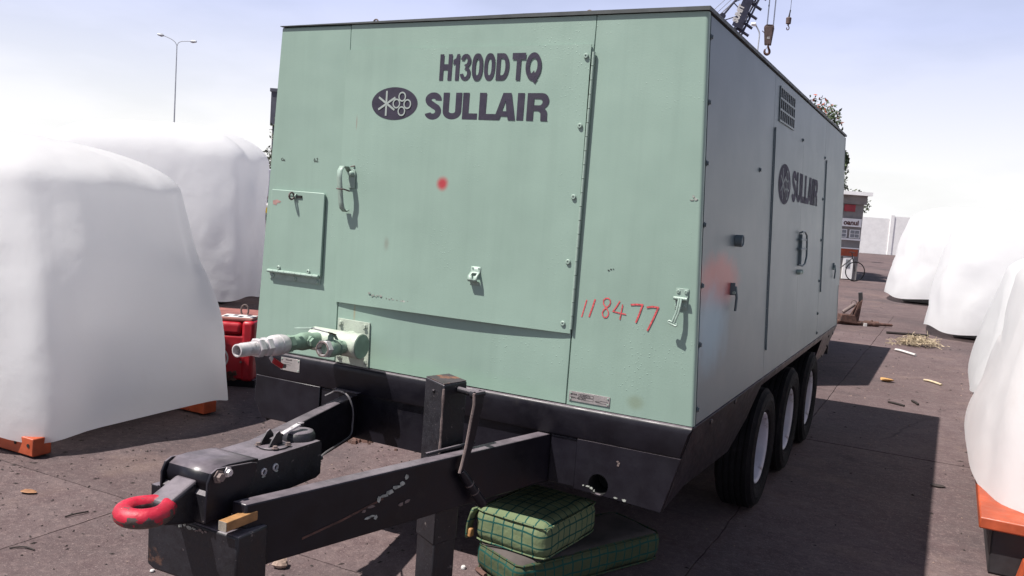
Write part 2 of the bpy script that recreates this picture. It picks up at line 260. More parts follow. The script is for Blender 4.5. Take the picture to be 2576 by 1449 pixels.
# ------------------------------------------------------------------ mesh helpers
ORG = {}
class MB:
    def __init__(s): s.v = []; s.f = []
    def add(s, vs, fs):
        o = len(s.v); s.v += [Vector(p) for p in vs]; s.f += [tuple(i+o for i in f) for f in fs]; return s
    def box(s, x0, x1, y0, y1, z0, z1):
        return s.hexa([(x0,y0,z0),(x1,y0,z0),(x1,y1,z0),(x0,y1,z0),(x0,y0,z1),(x1,y0,z1),(x1,y1,z1),(x0,y1,z1)])
    def hexa(s, c):
        return s.add(c, [(3,2,1,0),(4,5,6,7),(0,1,5,4),(1,2,6,5),(2,3,7,6),(3,0,4,7)])
    def bar(s, a, b, w, h, upv=(0,0,1)):
        a, b = Vector(a), Vector(b); d = (b-a).normalized(); u = Vector(upv)
        if abs(d.dot(u)) > .98: u = Vector((1,0,0))
        r = d.cross(u).normalized(); u = r.cross(d)
        q = [(-1,-1),(1,-1),(1,1),(-1,1)]
        return s.hexa([a+r*(i*w/2)+u*(j*h/2) for i,j in q]+[b+r*(i*w/2)+u*(j*h/2) for i,j in q])
    def tube(s, path, rad, n=10, cap=True):
        P = [Vector(p) for p in path]; rs = rad if isinstance(rad, (list, tuple)) else [rad]*len(P)
        vs = []; fs = []; prev = None
        for i, p in enumerate(P):
            d = (P[min(i+1, len(P)-1)]-P[max(i-1, 0)]).normalized()
            if prev is None:
                u = Vector((0,0,1)) if abs(d.z) < .9 else Vector((1,0,0)); r = d.cross(u).normalized()
            else:
                r = prev-d*prev.dot(d); r = r.normalized() if r.length > 1e-6 else d.orthogonal().normalized()
            prev = r; u = r.cross(d)
            vs += [p+(r*math.cos(2*PI*k/n)+u*math.sin(2*PI*k/n))*rs[i] for k in range(n)]
        for i in range(len(P)-1):
            for k in range(n): a = i*n+k; b = i*n+(k+1) % n; fs.append((a, b, b+n, a+n))
        if cap: fs.append(tuple(range(n-1, -1, -1))); fs.append(tuple(range((len(P)-1)*n, len(P)*n)))
        return s.add(vs, fs)
    def lathe(s, o, ax, prof, n=24, closed=False, ph=0., c0=True, c1=True):
        """prof: (along axis, radius)"""
        o = Vector(o); ax = Vector(ax).normalized(); u = ax.orthogonal().normalized(); w = ax.cross(u); vs = []; fs = []; m = len(prof)
        for a, r in prof: vs += [o+ax*a+(u*math.cos(2*PI*k/n+ph)+w*math.sin(2*PI*k/n+ph))*r for k in range(n)]
        for i in range(m if closed else m-1):
            j = (i+1) % m
            for k in range(n): fs.append((i*n+k, i*n+(k+1) % n, j*n+(k+1) % n, j*n+k))
        if not closed:
            if c0 and prof[0][1] > 1e-5: fs.append(tuple(range(n-1, -1, -1)))
            if c1 and prof[-1][1] > 1e-5: fs.append(tuple(range((m-1)*n, m*n)))
        return s.add(vs, fs)
    def prism(s, poly, fn, d0, d1, holes=()):
        """2-D polygon (u,v) with holes; fn(u,v,d) -> point; closed slab between d0 and d1"""
        loops = [list(poly)]+[list(h) for h in holes]
        flat = [p for l in loops for p in l]; n = len(flat)
        tri = tessellate_polygon([[Vector((p[0], p[1], 0)) for p in l] for l in loops])
        vs = [fn(u, v, d0) for u, v in flat]+[fn(u, v, d1) for u, v in flat]
        fs = [tuple(t) for t in tri]+[tuple(i+n for i in reversed(t)) for t in tri]; k = 0
        for l in loops:
            for i in range(len(l)): a = k+i; b = k+(i+1) % len(l); fs.append((a, b, b+n, a+n))
            k += len(l)
        return s.add(vs, fs)
    def flat(s, poly, fn, d, holes=()):
        loops = [list(poly)]+[list(h) for h in holes]; fl = [p for l in loops for p in l]
        tri = tessellate_polygon([[Vector((p[0], p[1], 0)) for p in l] for l in loops])
        return s.add([fn(u, v, d) for u, v in fl], [tuple(t) for t in tri])
    def build(s, name, m, parent=None, bevel=0., smooth=False, seg=2, fix=True, ang=38, weld=False):
        me = bpy.data.meshes.new(name); og = ORG.get(parent, Vector((0,0,0))) if parent else getattr(s, 'org', Vector((0,0,0)))
        me.from_pydata([v-og for v in s.v], [], s.f)
        if fix or weld:
            b = bmesh.new(); b.from_mesh(me)
            if weld: bmesh.ops.remove_doubles(b, verts=b.verts, dist=1e-5)
            if fix: bmesh.ops.recalc_face_normals(b, faces=b.faces)
            b.to_mesh(me); b.free()
        me.materials.append(M[m] if isinstance(m, str) else m)
        o = bpy.data.objects.new(name, me); COL.objects.link(o)
        if parent: o.parent = parent
        else: o.location = og
        ORG[o] = og
        if bevel:
            bv = o.modifiers.new('bevel', 'BEVEL'); bv.width = bevel; bv.segments = seg; bv.limit_method = 'ANGLE'; bv.angle_limit = R(40); smooth = True
        if smooth: me.shade_smooth(); me.set_sharp_from_angle(angle=R(ang))
        return o
def thing(name, label, cat, loc=(0,0,0), group=None):
    o = bpy.data.objects.new(name, None); COL.objects.link(o); o.location = loc; o.empty_display_size = .2
    ORG[o] = Vector(loc); o['label'] = label; o['category'] = cat
    if group: o['group'] = group
    return o
def tag(o, label, cat, group=None):
    o['label'] = label; o['category'] = cat
    if group: o['group'] = group
    return o
def node(name, parent, loc):
    """an Empty that is a part; loc in world"""
    o = bpy.data.objects.new(name, None); COL.objects.link(o); o.parent = parent; o.location = Vector(loc)-ORG[parent]; ORG[o] = Vector(loc); o.empty_display_size = .1
    return o
def copy_tree(o, parent, delta):
    c = o.copy(); COL.objects.link(c); c.parent = parent
    if delta is not None: c.location = o.location+Vector(delta)
    for ch in list(o.children): copy_tree(ch, c, None)
    return c
def arc(cx, cy, rx, ry, a0, a1, n=12):
    return [(cx+rx*math.cos(R(a0+(a1-a0)*i/n)), cy+ry*math.sin(R(a0+(a1-a0)*i/n))) for i in range(n+1)]
def ell(cx, cy, rx, ry, n=36): return arc(cx, cy, rx, ry, 0, 360*(n-1)/n, n-1)
def ribbon(path, w):
    """2-D stroke with mitred joints -> polygon"""
    P = [Vector(p) for p in path]; Lp = []; Rp = []
    for i, p in enumerate(P):
        a = (p-P[i-1]).normalized() if i else (P[1]-p).normalized(); b = (P[i+1]-p).normalized() if i < len(P)-1 else a
        t = (a+b).normalized(); n = Vector((-t.y, t.x)); k = w/2/max(.35, n.dot(Vector((-a.y, a.x))))
        Lp.append(tuple(p+n*k)); Rp.append(tuple(p-n*k))
    return Lp+Rp[::-1]
def text_mesh(s, size, fn, d, bold=0., sx=1.):
    cu = bpy.data.curves.new('t', 'FONT'); cu.body = s; cu.size = size; cu.offset = bold; cu.fill_mode = 'FRONT'; cu.resolution_u = 3
    ob = bpy.data.objects.new('t', cu); COL.objects.link(ob); dg = bpy.context.evaluated_depsgraph_get(); me = ob.evaluated_get(dg).to_mesh()
    mb = MB().add([fn(v.co.x*sx, v.co.y, d) for v in me.vertices], [tuple(p.vertices) for p in me.polygons])
    ob.evaluated_get(dg).to_mesh_clear(); bpy.data.objects.remove(ob); bpy.data.curves.remove(cu)
    return mb
def once_mesh(fn):
    c = {}
    def g(*a):
        if a not in c: c[a] = fn(*a)
        return c[a]
    return g
def piece(me_obj, name, parent, loc):
    """another object with the mesh of a piece; loc is its place in world"""
    o = bpy.data.objects.new(name, me_obj.data); COL.objects.link(o); o.parent = parent; o.location = Vector(loc)-ORG[parent]; ORG[o] = ORG[parent]
    return o

# ------------------------------------------------------------------ ground: yard of concrete slabs
g = MB().add([(-600,-300,-.014),(600,-300,-.014),(600,900,-.014),(-600,900,-.014)], [(0,1,2,3)]).build('ground', 'ground', fix=False); g['kind'] = 'structure'
ORG[g] = Vector((0,0,0))
xs = [-9.66+2.67*i for i in range(8)]; ys = [-4.37+4.11*i for i in range(6)]
gap = .0035
for i in range(len(xs)-1):
    for j in range(len(ys)-1):
        x0, x1, y0, y1 = xs[i]+gap, xs[i+1]-gap, ys[j]+gap, ys[j+1]-gap; dz = random.uniform(-.002, .0005)
        def edge(a, b, n=44):
            pts = []
            for k in range(n):
                p = Vector(a).lerp(Vector(b), k/n); q = .016*mnoise.noise(Vector((round(p.x, 1), round(p.y, 1), 0))*1.9)+.007*mnoise.noise(p*9)+.004*mnoise.noise(p*33)
                pts.append((p.x+q, p.y+q*.8))
            return pts
        poly = edge((x0,y0,0),(x1,y0,0))+edge((x1,y0,0),(x1,y1,0))+edge((x1,y1,0),(x0,y1,0))+edge((x0,y1,0),(x0,y0,0))
        s_ = MB().prism(poly, lambda u, v, d: (u, v, d), dz, -.0135).build('concrete_slab', 'ground', g)

# ------------------------------------------------------------------ the compressor trailer
ZB, ZT = .8664, 2.4769
def hw(z): return 1.15-.0879*(z-ZB)/1.6105
F = lambda u, v, d: Vector((u, -d, v))                   # front face, d outwards
SD = lambda u, v, d: Vector((hw(v)+d, u, v))             # right side, u = y
T = thing('compressor_trailer', 'large sage green box compressor on a black three-axle trailer with its drawbar towards the viewer', 'compressor', (0,0,0))
MB().hexa([(-hw(ZB)+.02,.03,ZB),(hw(ZB)-.02,.03,ZB),(hw(ZB)-.02,4.58,ZB),(-hw(ZB)+.02,4.58,ZB),(-hw(ZT)+.02,.03,ZT-.01),(hw(ZT)-.02,.03,ZT-.01),(hw(ZT)-.02,4.58,ZT-.01),(-hw(ZT)+.02,4.58,ZT-.01)]).build('inner_frame', 'dark_gap', T)
def front_panel(poly, bev=.003, m='green'):
    return MB().prism(poly, F, -.026, 0).build('front_panel', m, T, bevel=bev)
front_panel([(-hw(ZB),ZB+.003),(-.6335,ZB+.003),(-.6405,ZT),(-hw(ZT),ZT)], .006)
front_panel([(-.6375,2.30),(.601,2.30),(.601,ZT),(-.6378,ZT)], .002)
front_panel([(-.6295,ZB+.004),(.5985,ZB+.004),(.5965,1.24),(-.6295,1.24)], .002)
# right panel wraps round the corner: plan outline extruded between two levels
def corner_panel():
    mb = MB(); rows = []
    for z in (ZB+.003, ZT):
        w = hw(z); pl = [(.6025 if z < 1 else .6045, 0)]+[(w-.014+.014*math.sin(R(a)), -.0+.014-.014*math.cos(R(a))) for a in range(0, 91, 15)]+[(w, .024),(w-.02,.024),(.6035,.024)]
        rows.append([(x, y, z) for x, y in pl])
    n = len(rows[0]); fs = [tuple(range(n))[::-1], tuple(range(n, 2*n))]+[(k, (k+1) % n, (k+1) % n+n, k+n) for k in range(n)]
    return mb.add(rows[0]+rows[1], fs)
corner_panel().build('front_panel', 'green', T, smooth=True)
# the big hinged door: a bowed sheet
def bowed_door():
    nx, nz = 26, 30; mb = MB(); x0, x1, z0, z1 = -.648, .594, 1.168, 2.361; vs = []
    for s_ in (0, 1):
        for j in range(nz+1):
            for i in range(nx+1):
                u, v = i/nx, j/nz; x = x0+(x1-x0)*u+(-.006*(v-.5)); z = z0+(z1-z0)*v+(.006*(u-.5) if v < .02 else 0)
                bow = .004+.013*(math.sin(PI*u)**.8)*max(0, 1-v/.30)**1.5+.004*math.sin(PI*u)*math.sin(PI*v)
                if u > .97: bow *= .8
                vs.append((x, -(bow+.0045*(s_ == 0)+.001), z))
    k = (nx+1)*(nz+1); fs = []
    for s_ in (0, 1):
        for j in range(nz):
            for i in range(nx): a = s_*k+j*(nx+1)+i; q = (a, a+1, a+nx+2, a+nx+1); fs.append(q if s_ == 0 else q[::-1])
    rim = [i for i in range(nx+1)]+[j*(nx+1)+nx for j in range(1, nz+1)]+[nz*(nx+1)+i for i in range(nx-1, -1, -1)]+[j*(nx+1) for j in range(nz-1, 0, -1)]
    for a, b in zip(rim, rim[1:]+rim[:1]): fs.append((a, a+k, b+k, b))
    return mb.add(vs, fs)
door = bowed_door().build('front_door', 'door_green', T, smooth=True, ang=30); door['label'] = 'wide sheet door with stencilled lettering'
DO = .0125                                                # print height above the door sheet
def letters_word(spec, fn, d, name, m, parent):
    mb = MB()
    for i, (poly, holes) in enumerate(spec): mb.flat(poly, fn, d+.0003*(i % 5), holes)
    return mb.build(name, m, parent, fix=False)
def SULLAIR(x0, z0, sx, h):
    """heavy grotesk letters laid out in a box; sx = metres per unit, units follow the stencil"""
    X = lambda p: x0+(p-838)*sx
    Z = lambda t: z0+t*h
    out = []; P = lambda pts: [(X(a), Z(b)) for a, b in pts]
    # S as a broad stroke
    w = 66
    def stroke(pts, wd): # pts in (unit x, unit z scaled so that h=280 units)
        return [(X(a), Z(b/280)) for a, b in ribbon(pts, wd)]
    S_ = arc(922, 203, 56, 46, -10, 180, 14)+arc(925, 208, 59, 56, 190, 250, 6)+[(922, 142)]+arc(920, 78, 60, 56, 62, -90, 12)+arc(920, 66, 55, 44, -100, -172, 8)
    out.append((stroke(S_, w), ()))
    U_ = [(1062, 280)]+arc(1129, 82, 67, 52, 180, 360, 18)+[(1196, 280)]
    out.append((stroke(U_, w), ()))
    out.append((P([(1240,0),(1398,0),(1398,.23),(1307,.23),(1307,1),(1240,1)]), ()))
    out.append((P([(1415,0),(1625,0),(1648,.20),(1590,.22),(1487,.22),(1487,1),(1415,1)]), ()))
    out.append((P([(1632,0.02),(1570,.0),(1655,1),(1737,1),(1788,0),(1716,0),(1708,.14),(1642,.14)]), (P([(1652,.33),(1695,.33),(1683,.72)]),)))
    out.append((P([(1800,0),(1868,0),(1868,1),(1800,1)]), ()))
    Ro = [(1897,0),(1964,0),(1964,.36)]+[(a, b/280) for a, b in arc(2000, 62, 34, 40, 90, 0, 6)]+[(2036,0),(2104,0),(2104,.03),(2098,.06),(2097,.28)]+[(2092,.36),(2072,.44)]+[(a, b/280) for a, b in arc(2040, 203, 68, 77, -62, 90, 12)]+[(1897,1)]
    out.append((P(Ro), (P([(1964,.56)]+[(a, b/280) for a, b in arc(2018, 190, 28, 33, -90, 90, 8)]+[(1964,.80)]),)))
    return out
def logo(fn, cx, cz, a, b, d, mo, ml, parent):
    o = MB().flat(ell(cx, cz, a, b, 48), fn, d).build('logo_oval', mo, parent, fix=False)
    mb = MB(); k = a/.127; kz = b/.074; q = lambda x, z: (cx+(x+.36)*k, cz+(z-2.113)*kz)
    for i, (p0, p1) in enumerate((((-.404,2.057),(-.404,2.17)), ((-.447,2.141),(-.357,2.084)), ((-.447,2.085),(-.355,2.14)))):
        mb.flat(ribbon([q(*p0), q(*p1)], .0095*k), fn, d+.0012+.0003*i)
    for c in ((-.317,2.144),(-.347,2.113),(-.287,2.111),(-.317,2.079)):
        cc = q(*c); mb.flat(ell(cc[0], cc[1], .021*k, .0225*kz, 26), fn, d+.0024, (ell(cc[0], cc[1], .0145*k, .0158*kz, 26),))
    mb.build('emblem_lines', ml, o, fix=False)
FD = lambda u, v, d: Vector((u, -d, v))
letters_word(SULLAIR(-.189, 2.048, .613/1274, .1155), FD, DO, 'lettering', 'ink', door)
logo(FD, -.36, 2.113, .127, .074, DO, 'ink', 'logo_line', door)
def H1300DTQ():
    X = lambda p: -.124+(p-995)*.499/1035; Z = lambda t: 2.2165+t*.1145; P = lambda pts: [(X(a), Z(b)) for a, b in pts]; out = []
    out.append((P([(990,0),(1031,0),(1031,.40),(1080,.40),(1080,0),(1121,0),(1121,1),(1080,1),(1080,.62),(1031,.62),(1031,1),(990,1)]), ()))
    out.append((P([(1160,0),(1200,0),(1200,1),(1172,1),(1160,.84),(1133,.78),(1133,.60),(1160,.64)]), ()))
    def st(pts, w): return [(X(a), Z(b/270)) for a, b in ribbon(pts, w)]
    t3 = arc(1266, 70, 38, 52, -172, 62, 14)+[(1268,140)]+arc(1266, 204, 34, 47, -60, 168, 14)
    out.append((st(arc(1266, 72, 38, 54, -175, 90, 16)+[(1262, 128)], 36), ())); out.append((st([(1262,142)]+arc(1266, 200, 36, 52, -85, 172, 16), 36), ()))
    for c in (1390, 1515): out.append((P([(c+56*math.copysign(abs(math.cos(R(t)))**.8, math.cos(R(t))), .5+.51*math.copysign(abs(math.sin(R(t)))**.85, math.sin(R(t)))) for t in range(0, 360, 10)]), (P([(c+20*math.cos(R(t)), .5+.31*math.copysign(abs(math.sin(R(t)))**.7, math.sin(R(t)))) for t in range(0, 360, 12)]),)))
    out.append((P([(1584,0)]+[(a, b/270) for a, b in arc(1650, 135, 64, 135, -90, 90, 16)]+[(1584,1)]), (P([(1624,.19)]+[(a, b/270) for a, b in arc(1646, 135, 29, 84, -90, 90, 12)]+[(1624,.81)]),)))
    out.append((P([(1786,0),(1828,0),(1828,.76),(1873,.76),(1873,1),(1741,1),(1741,.76),(1786,.76)]), ()))
    out.append((P([(1953+77*math.cos(R(t)), .5+.51*math.sin(R(t))) for t in range(-60, 275, 8)]+[(1975,-.12),(2004,.06)]), (P([(1953+38*math.cos(R(t)), .52+.29*math.sin(R(t))) for t in range(0, 360, 12)]),)))
    out.append((P([(1938,.24),(1962,.36),(1980,.16),(1966,.10)]), ()))
    return out
letters_word(H1300DTQ(), FD, DO, 'lettering', 'ink', door)
# --- hinge: barrel, knuckles, screws
hinge = node('hinge', T, (.59, 0, 1.75))
for k in range(20):
    z0 = 1.190+k*(2.332-1.190)/20; z1 = z0+(2.332-1.190)/20-.0022; x = .600+.006*((z0-1.19)/1.142)
    if k == 0: kn = MB().tube([(0,0,0),(0,0,z1-z0)], .0065, 10); k0 = kn.build('knuckle', 'trim_green', None, smooth=True); k0.parent = hinge; k0.location = Vector((x,-.011,z0))-ORG[hinge]
    else: piece(k0, 'knuckle', hinge, (x,-.011,z0))
sc = MB().lathe((0,0,0), (0,-1,0), [(0,.011),(.004,.011),(.0065,.0085),(.0065,.004),(.003,.0035)], 12); SC = sc.build('screw', 'trim_green', T, smooth=True); SC.location = (.573,-.0105,2.314)
for x, z in ((.5695,2.032),(.566,1.74),(.564,1.47),(.562,1.21)): piece(SC, 'screw', T, (x,-.0105,z))
# --- small access door at left, hung from its lower edge
ad_ = MB().prism([(-1.072,1.270),(-.736,1.276),(-.735,1.675),(-.742,1.682),(-1.066,1.684),(-1.072,1.678)], F, .004, .016).build('access_door', 'green', T, bevel=.003)
MB().prism([(-1.058,1.628),(-1.03,1.634),(-1.005,1.626),(-1.014,1.618),(-1.028,1.618),(-1.035,1.606),(-1.056,1.610)], F, .0165, .0168).build('primer_chip', 'pink', ad_)
MB().prism([(-1.069,1.238),(-.743,1.236),(-.742,1.276),(-1.069,1.277)], F, .0012, .006).build('hinge_leaf', 'trim_green', ad_, bevel=.001)
for k in range(9):
    x0 = -1.068+k*.0362; MB().tube([(x0,-.020,1.276),(x0+.0345,-.020,1.2755)], .0085, 8).build('knuckle', 'trim_green', ad_, smooth=True)
for x, z, y in ((-1.045,1.252,-.006),(-.90,1.2495,-.006),(-.762,1.248,-.006),(-1.0,1.296,-.016),(-.81,1.294,-.016)): piece(SC, 'screw', ad_, (x,y,z))
MB().tube([(-.912,-.016,1.657),(-.905,-.016,1.657)], .013, 10).build('staple_base', 'trim_green', ad_)
MB().tube([(-.922+.0, -.036-.0165*math.cos(a), 1.657+.0165*math.sin(a)) for a in [i*2*PI/18 for i in range(19)]], .0048, 8, False).build('padlock_ring', 'greyrust', ad_, smooth=True)
MB().box(-.918,-.872,-.021,-.0165,1.650,1.662).build('hasp_slot', 'dark_gap', ad_)
MB().tube([(-.915,-.014,1.655),(-.918,-.05,1.656)], .0035, 6).build('pin', 'trim_green', ad_)
# --- strap handle of the big door
h_ = node('door_handle', T, (-.6,-.02,1.71))
MB().prism(arc(-.575,1.785,.019,.022,0,180,8)+[(-.594,1.715),(-.556,1.715)], F, .012, .018).build('back_plate', 'trim_green', h_, bevel=.001)
st = MB(); path = [(-.597,-.012,1.790),(-.600,-.03,1.812),(-.602,-.058,1.812),(-.603,-.072,1.792),(-.603,-.074,1.76),(-.602,-.064,1.70),(-.600,-.056,1.645),(-.598,-.048,1.618),(-.596,-.032,1.605),(-.595,-.018,1.612)]
vs = []
for (x,y,z) in path: vs += [(x-.014,y,z),(x+.014,y,z)]
fs = [(2*i,2*i+1,2*i+3,2*i+2) for i in range(len(path)-1)]
so = st.add(vs, fs).build('strap', 'trim_green', h_, fix=False, smooth=True); sm = so.modifiers.new('thick', 'SOLIDIFY'); sm.thickness = .004
MB().lathe((-.575,-.018,1.782),(0,-1,0),[(0,.014),(.012,.013),(.02,.007),(.021,0)],10).build('latch_knob', 'trim_green', h_, smooth=True)
MB().tube([(-.612,-.078,1.708),(-.60,-.083,1.707),(-.585,-.06,1.707),(-.575,-.03,1.700)], .004, 6).build('wire_tie', 'greyrust', h_)
MB().tube([(-.566,-.012,1.82),(-.585,-.02,1.815)], .003, 6).build('wire_end', 'greyrust', h_)
# --- T-slot keeper in the middle of the door
kp = node('slot_keeper', T, (.13,-.02,1.37))
prof = [(-.0055,1.409),(-.0075,1.385),(-.018,1.378),(-.032,1.368),(-.036,1.352),(-.030,1.345),(-.012,1.342),(-.007,1.336),(-.007,1.327)]
mb = MB(); L_ = [(.105,1)]; cols = [.105,.117,.126,.134,.143,.153]; vs = []
for y, z in prof: vs += [(x,y-.008,z) for x in cols]
fs = [];
for i in range(len(prof)-1):
    for j in range(5):
        if (i == 2 and 1 <= j <= 3) or (i in (3,) and j == 2): continue
        a = i*6+j; fs.append((a, a+1, a+7, a+6))
ko = mb.add(vs, fs).build('bent_plate', 'trim_green', kp, fix=False, smooth=True); so = ko.modifiers.new('thick', 'SOLIDIFY'); so.thickness = .0025
for x, z in ((.114,1.400),(.144,1.400),(.112,1.333),(.146,1.333)):
    o = piece(SC, 'screw', kp, (x,-.0145,z)); o.scale = (.55,.55,.55)
# --- rubber draw latch on the right panel
dl = node('draw_latch', T, (1.055,-.01,1.36))
MB().prism([(1.032,1.327),(1.081,1.327),(1.083,1.410),(1.032,1.410)], F, .0005, .005).build('mounting_plate', 'trim_green', dl, bevel=.001)
for x, z in ((1.042,1.398),(1.073,1.398),(1.040,1.340),(1.071,1.339)):
    o = piece(SC, 'screw', dl, (x,-.005,z)); o.scale = (.7,.7,.7)
MB().tube([(1.029,-.016,1.371),(1.083,-.016,1.370)], .0075, 10).build('pivot_pin', 'trim_green', dl, smooth=True)
for dx in (-.0045, .0045): MB().tube([(1.057+dx,-.022,1.372),(1.056+dx,-.028,1.345),(1.053+dx,-.033,1.315),(1.046+dx,-.036,1.292),(1.042+dx,-.036,1.276)], .0045, 8).build('latch_rod', 'trim_green', dl, smooth=True)
MB().tube([(1.021,-.036,1.278),(1.022,-.037,1.273),(1.052,-.038,1.263),(1.056,-.036,1.266),(1.054,-.035,1.271),(1.024,-.035,1.281),(1.021,-.036,1.278)], .0042, 8, False).build('t_handle', 'trim_green', dl, smooth=True)
# --- nameplates
def nameplate(x0, x1, z0, z1, d, rows, parent=T):
    p = MB().prism([(x0,z0),(x1,z0-.0),(x1,z1),(x0,z1)], F, d, d+.003).build('nameplate', 'plate', parent, bevel=.001)
    for x, z in ((x0+.008,z1-.008),(x1-.008,z1-.008),(x0+.008,z0+.008),(x1-.008,z0+.008)):
        o = piece(SC, 'rivet', p, (x,-d-.002,z)); o.scale = (.36,.6,.36)
    for kind, a in rows:
        if kind == 't':
            s_, x, z, sz = a; text_mesh(s_, sz, lambda u, v, dd, x=x, z=z: Vector((x+u,-dd,z+v)), d+.0036, .0003).build('plate_text', 'platetext', p, fix=False)
        else:
            x, z, w, h = a; MB().flat([(x,z),(x+w,z),(x+w,z+h),(x,z+h)], F, d+.0036, ([(x+.0012,z+.0012),(x+w-.0012,z+.0012),(x+w-.0012,z+h-.0012),(x+.0012,z+h-.0012)],)).build('plate_field', 'platetext', p, fix=False)
nameplate(.612,.795,.889,.930,.0006,[('t',('MODEL',.622,.915,.0085)),('t',('SERIAL NO.',.620,.901,.0085)),('t',('H1300DTQ',.660,.914,.010)),('t',('118477',.660,.901,.010)),('b',(.655,.912,.068,.011)),('b',(.655,.899,.068,.011)),('t',('YEAR',.730,.899,.0085)),('b',(.752,.897,.034,.011))])
nameplate(-.953,-.832,.786,.851,.0185,[('t',('SULLAIR',-.922,.838,.011)),('t',('-------------------',-.935,.826,.009)),('t',('-----  --  ---------',-.938,.816,.008)),('t',('-----------',-.938,.806,.008))])
# --- crayon number, pen traces, flaked paint
ch = [[(.657,1.320),(.649,1.285),(.640,1.246)],[(.694,1.327),(.684,1.288),(.673,1.250)],
      [(.762,1.318),(.760,1.330),(.752,1.337),(.740,1.336),(.731,1.327),(.732,1.312),(.741,1.301),(.751,1.290),(.757,1.278),(.756,1.265)],[(.756,1.267),(.750,1.258),(.741,1.256),(.733,1.263),(.730,1.275),(.736,1.288),(.748,1.300),(.758,1.309),(.762,1.320)],
      [(.802,1.331),(.790,1.308),(.776,1.286),(.800,1.283),(.833,1.280)],[(.815,1.319),(.812,1.288),(.808,1.256)],
      [(.849,1.322),(.875,1.326),(.899,1.327),(.890,1.292),(.877,1.252)],[(.917,1.319),(.942,1.325),(.965,1.324),(.950,1.280),(.928,1.225)]]
mb = MB()
for i, p in enumerate(ch): mb.flat(ribbon(p, .005 if i in (0, 2, 3, 4, 5) else .0068), F, .0012+.0002*i)
mb.build('crayon_number', 'chalk', T, fix=False)
mb = MB()
for p in ([(-1.022,1.842),(-1.030,1.836),(-1.027,1.829),(-1.018,1.830),(-1.016,1.836),(-1.014,1.828)], [(-1.008,1.836),(-1.012,1.829),(-1.005,1.828)],
          [(-.818,1.848),(-.823,1.838),(-.820,1.831),(-.813,1.832),(-.814,1.839),(-.821,1.838)], [(-.808,1.846),(-.801,1.849),(-.800,1.842),(-.808,1.832),(-.798,1.831)], [(-.794,1.832),(-.792,1.832)]):
    mb.flat(ribbon(p, .0028), F, .0012)
mb.build('pen_writing', 'pen', T, fix=False)
def flakes(pts, d, m='chipped', name='paint_flake', parent=T, fn=F, sz=.012):
    mb = MB()
    for x, z in pts:
        n = random.randint(5, 7); a0 = random.random()*6; rx = sz*random.uniform(.5, 1.5); rz = sz*random.uniform(.35, .8)
        mb.prism([(x+rx*random.uniform(.6,1.2)*math.cos(a0+2*PI*k/n), z+rz*random.uniform(.6,1.2)*math.sin(a0+2*PI*k/n)) for k in range(n)], fn, d, d+.0015)
    o = mb.build(name, m, parent); o['kind'] = 'stuff'; return o
bowat = .018
flakes([(-.434+.022*k+random.uniform(-.006,.006), 1.227-.0018*k*1.2+random.uniform(-.005,.005)) for k in range(14) if k not in (4, 7, 11)], bowat, 'chipped', 'peeled_paint', sz=.008)
flakes([(-.425+.03*k+random.uniform(-.006,.006), 1.221-.0015*k+random.uniform(-.005,.005)) for k in range(9)], bowat+.0004, 'greyrust', 'peeled_paint', sz=.0035)
flakes([(.742,1.452),(.752,1.457),(.762,1.459)], .0006, 'twig', 'paint_nick', sz=.004)
flakes([(1.067,1.772),(1.075,1.762),(1.062,1.758)], .0006, 'chipped', 'paint_nick', sz=.008)
# --- roof sheet with lifting eyes
mb = MB(); n = 24; top = []; 
for y, inset in ((-.010, 0), (4.612, 0)):
    for i in range(n+1):
        u = i/n; x = -hw(ZT)+.075*0+(2*hw(ZT))*u; t = .002+.012*min(1, u*1.6)
        top.append((x+(u-.5)*.012, y, ZT+.003)); top.append((x+(u-.5)*.012, y, ZT+.004+t))
k = 2*(n+1); fs = []
for i in range(n):
    a = 2*i; fs += [(a, a+2, a+3, a+1), (a+k, a+1+k, a+3+k, a+2+k), (a+1, a+3, a+3+k, a+1+k), (a, a+k, a+2+k, a+2)]
fs += [(0,1,1+k,k),(2*n,2*n+k,2*n+1+k,2*n+1)]
MB().add(top, fs).build('roof', 'roof', T)
for x in (-.521,.554):
    MB().tube([(x+.013*math.cos(a), .03, ZT+.014+.014*math.sin(a)) for a in [i*PI/10 for i in range(11)]], .004, 8).build('lifting_eye', 'greyrust', T, smooth=True)
# --- right side panels and doors
def side_panel(y0, y1, z0, z1, d0, d1, name='side_panel', bev=.002, m='shade_green', nz=6, fn=SD):
    mb = MB(); vs = []; fs = []
    ny = max(2, int((y1-y0)/.2))
    grid = lambda d: [fn(y0+(y1-y0)*i/ny, z0+(z1-z0)*j/nz, d) for j in range(nz+1) for i in range(ny+1)]
    vs = grid(d0)+grid(d1); k = (ny+1)*(nz+1)
    for j in range(nz):
        for i in range(ny): a = j*(ny+1)+i; fs += [(a, a+ny+1, a+ny+2, a+1), (a+k, a+k+1, a+k+ny+2, a+k+ny+1)]
    rim = list(range(ny+1))+[j*(ny+1)+ny for j in range(1, nz+1)]+[nz*(ny+1)+i for i in range(ny-1,-1,-1)]+[j*(ny+1) for j in range(nz-1,0,-1)]
    for a, b in zip(rim, rim[1:]+rim[:1]): fs.append((a, b, b+k, a+k))
    return mb.add(vs, fs).build(name, m, T, smooth=True, ang=30)
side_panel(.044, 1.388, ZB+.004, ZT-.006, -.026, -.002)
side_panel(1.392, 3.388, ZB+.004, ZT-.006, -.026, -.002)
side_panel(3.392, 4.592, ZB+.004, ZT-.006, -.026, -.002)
dA = side_panel(1.414, 2.337, 1.012, 2.200, .0, .007, 'side_door'); dB = side_panel(2.342, 3.268, 1.012, 2.200, .0, .0065, 'side_door'); dC = side_panel(3.455, 4.585, 1.214, 2.190, .0, .0065, 'side_door')
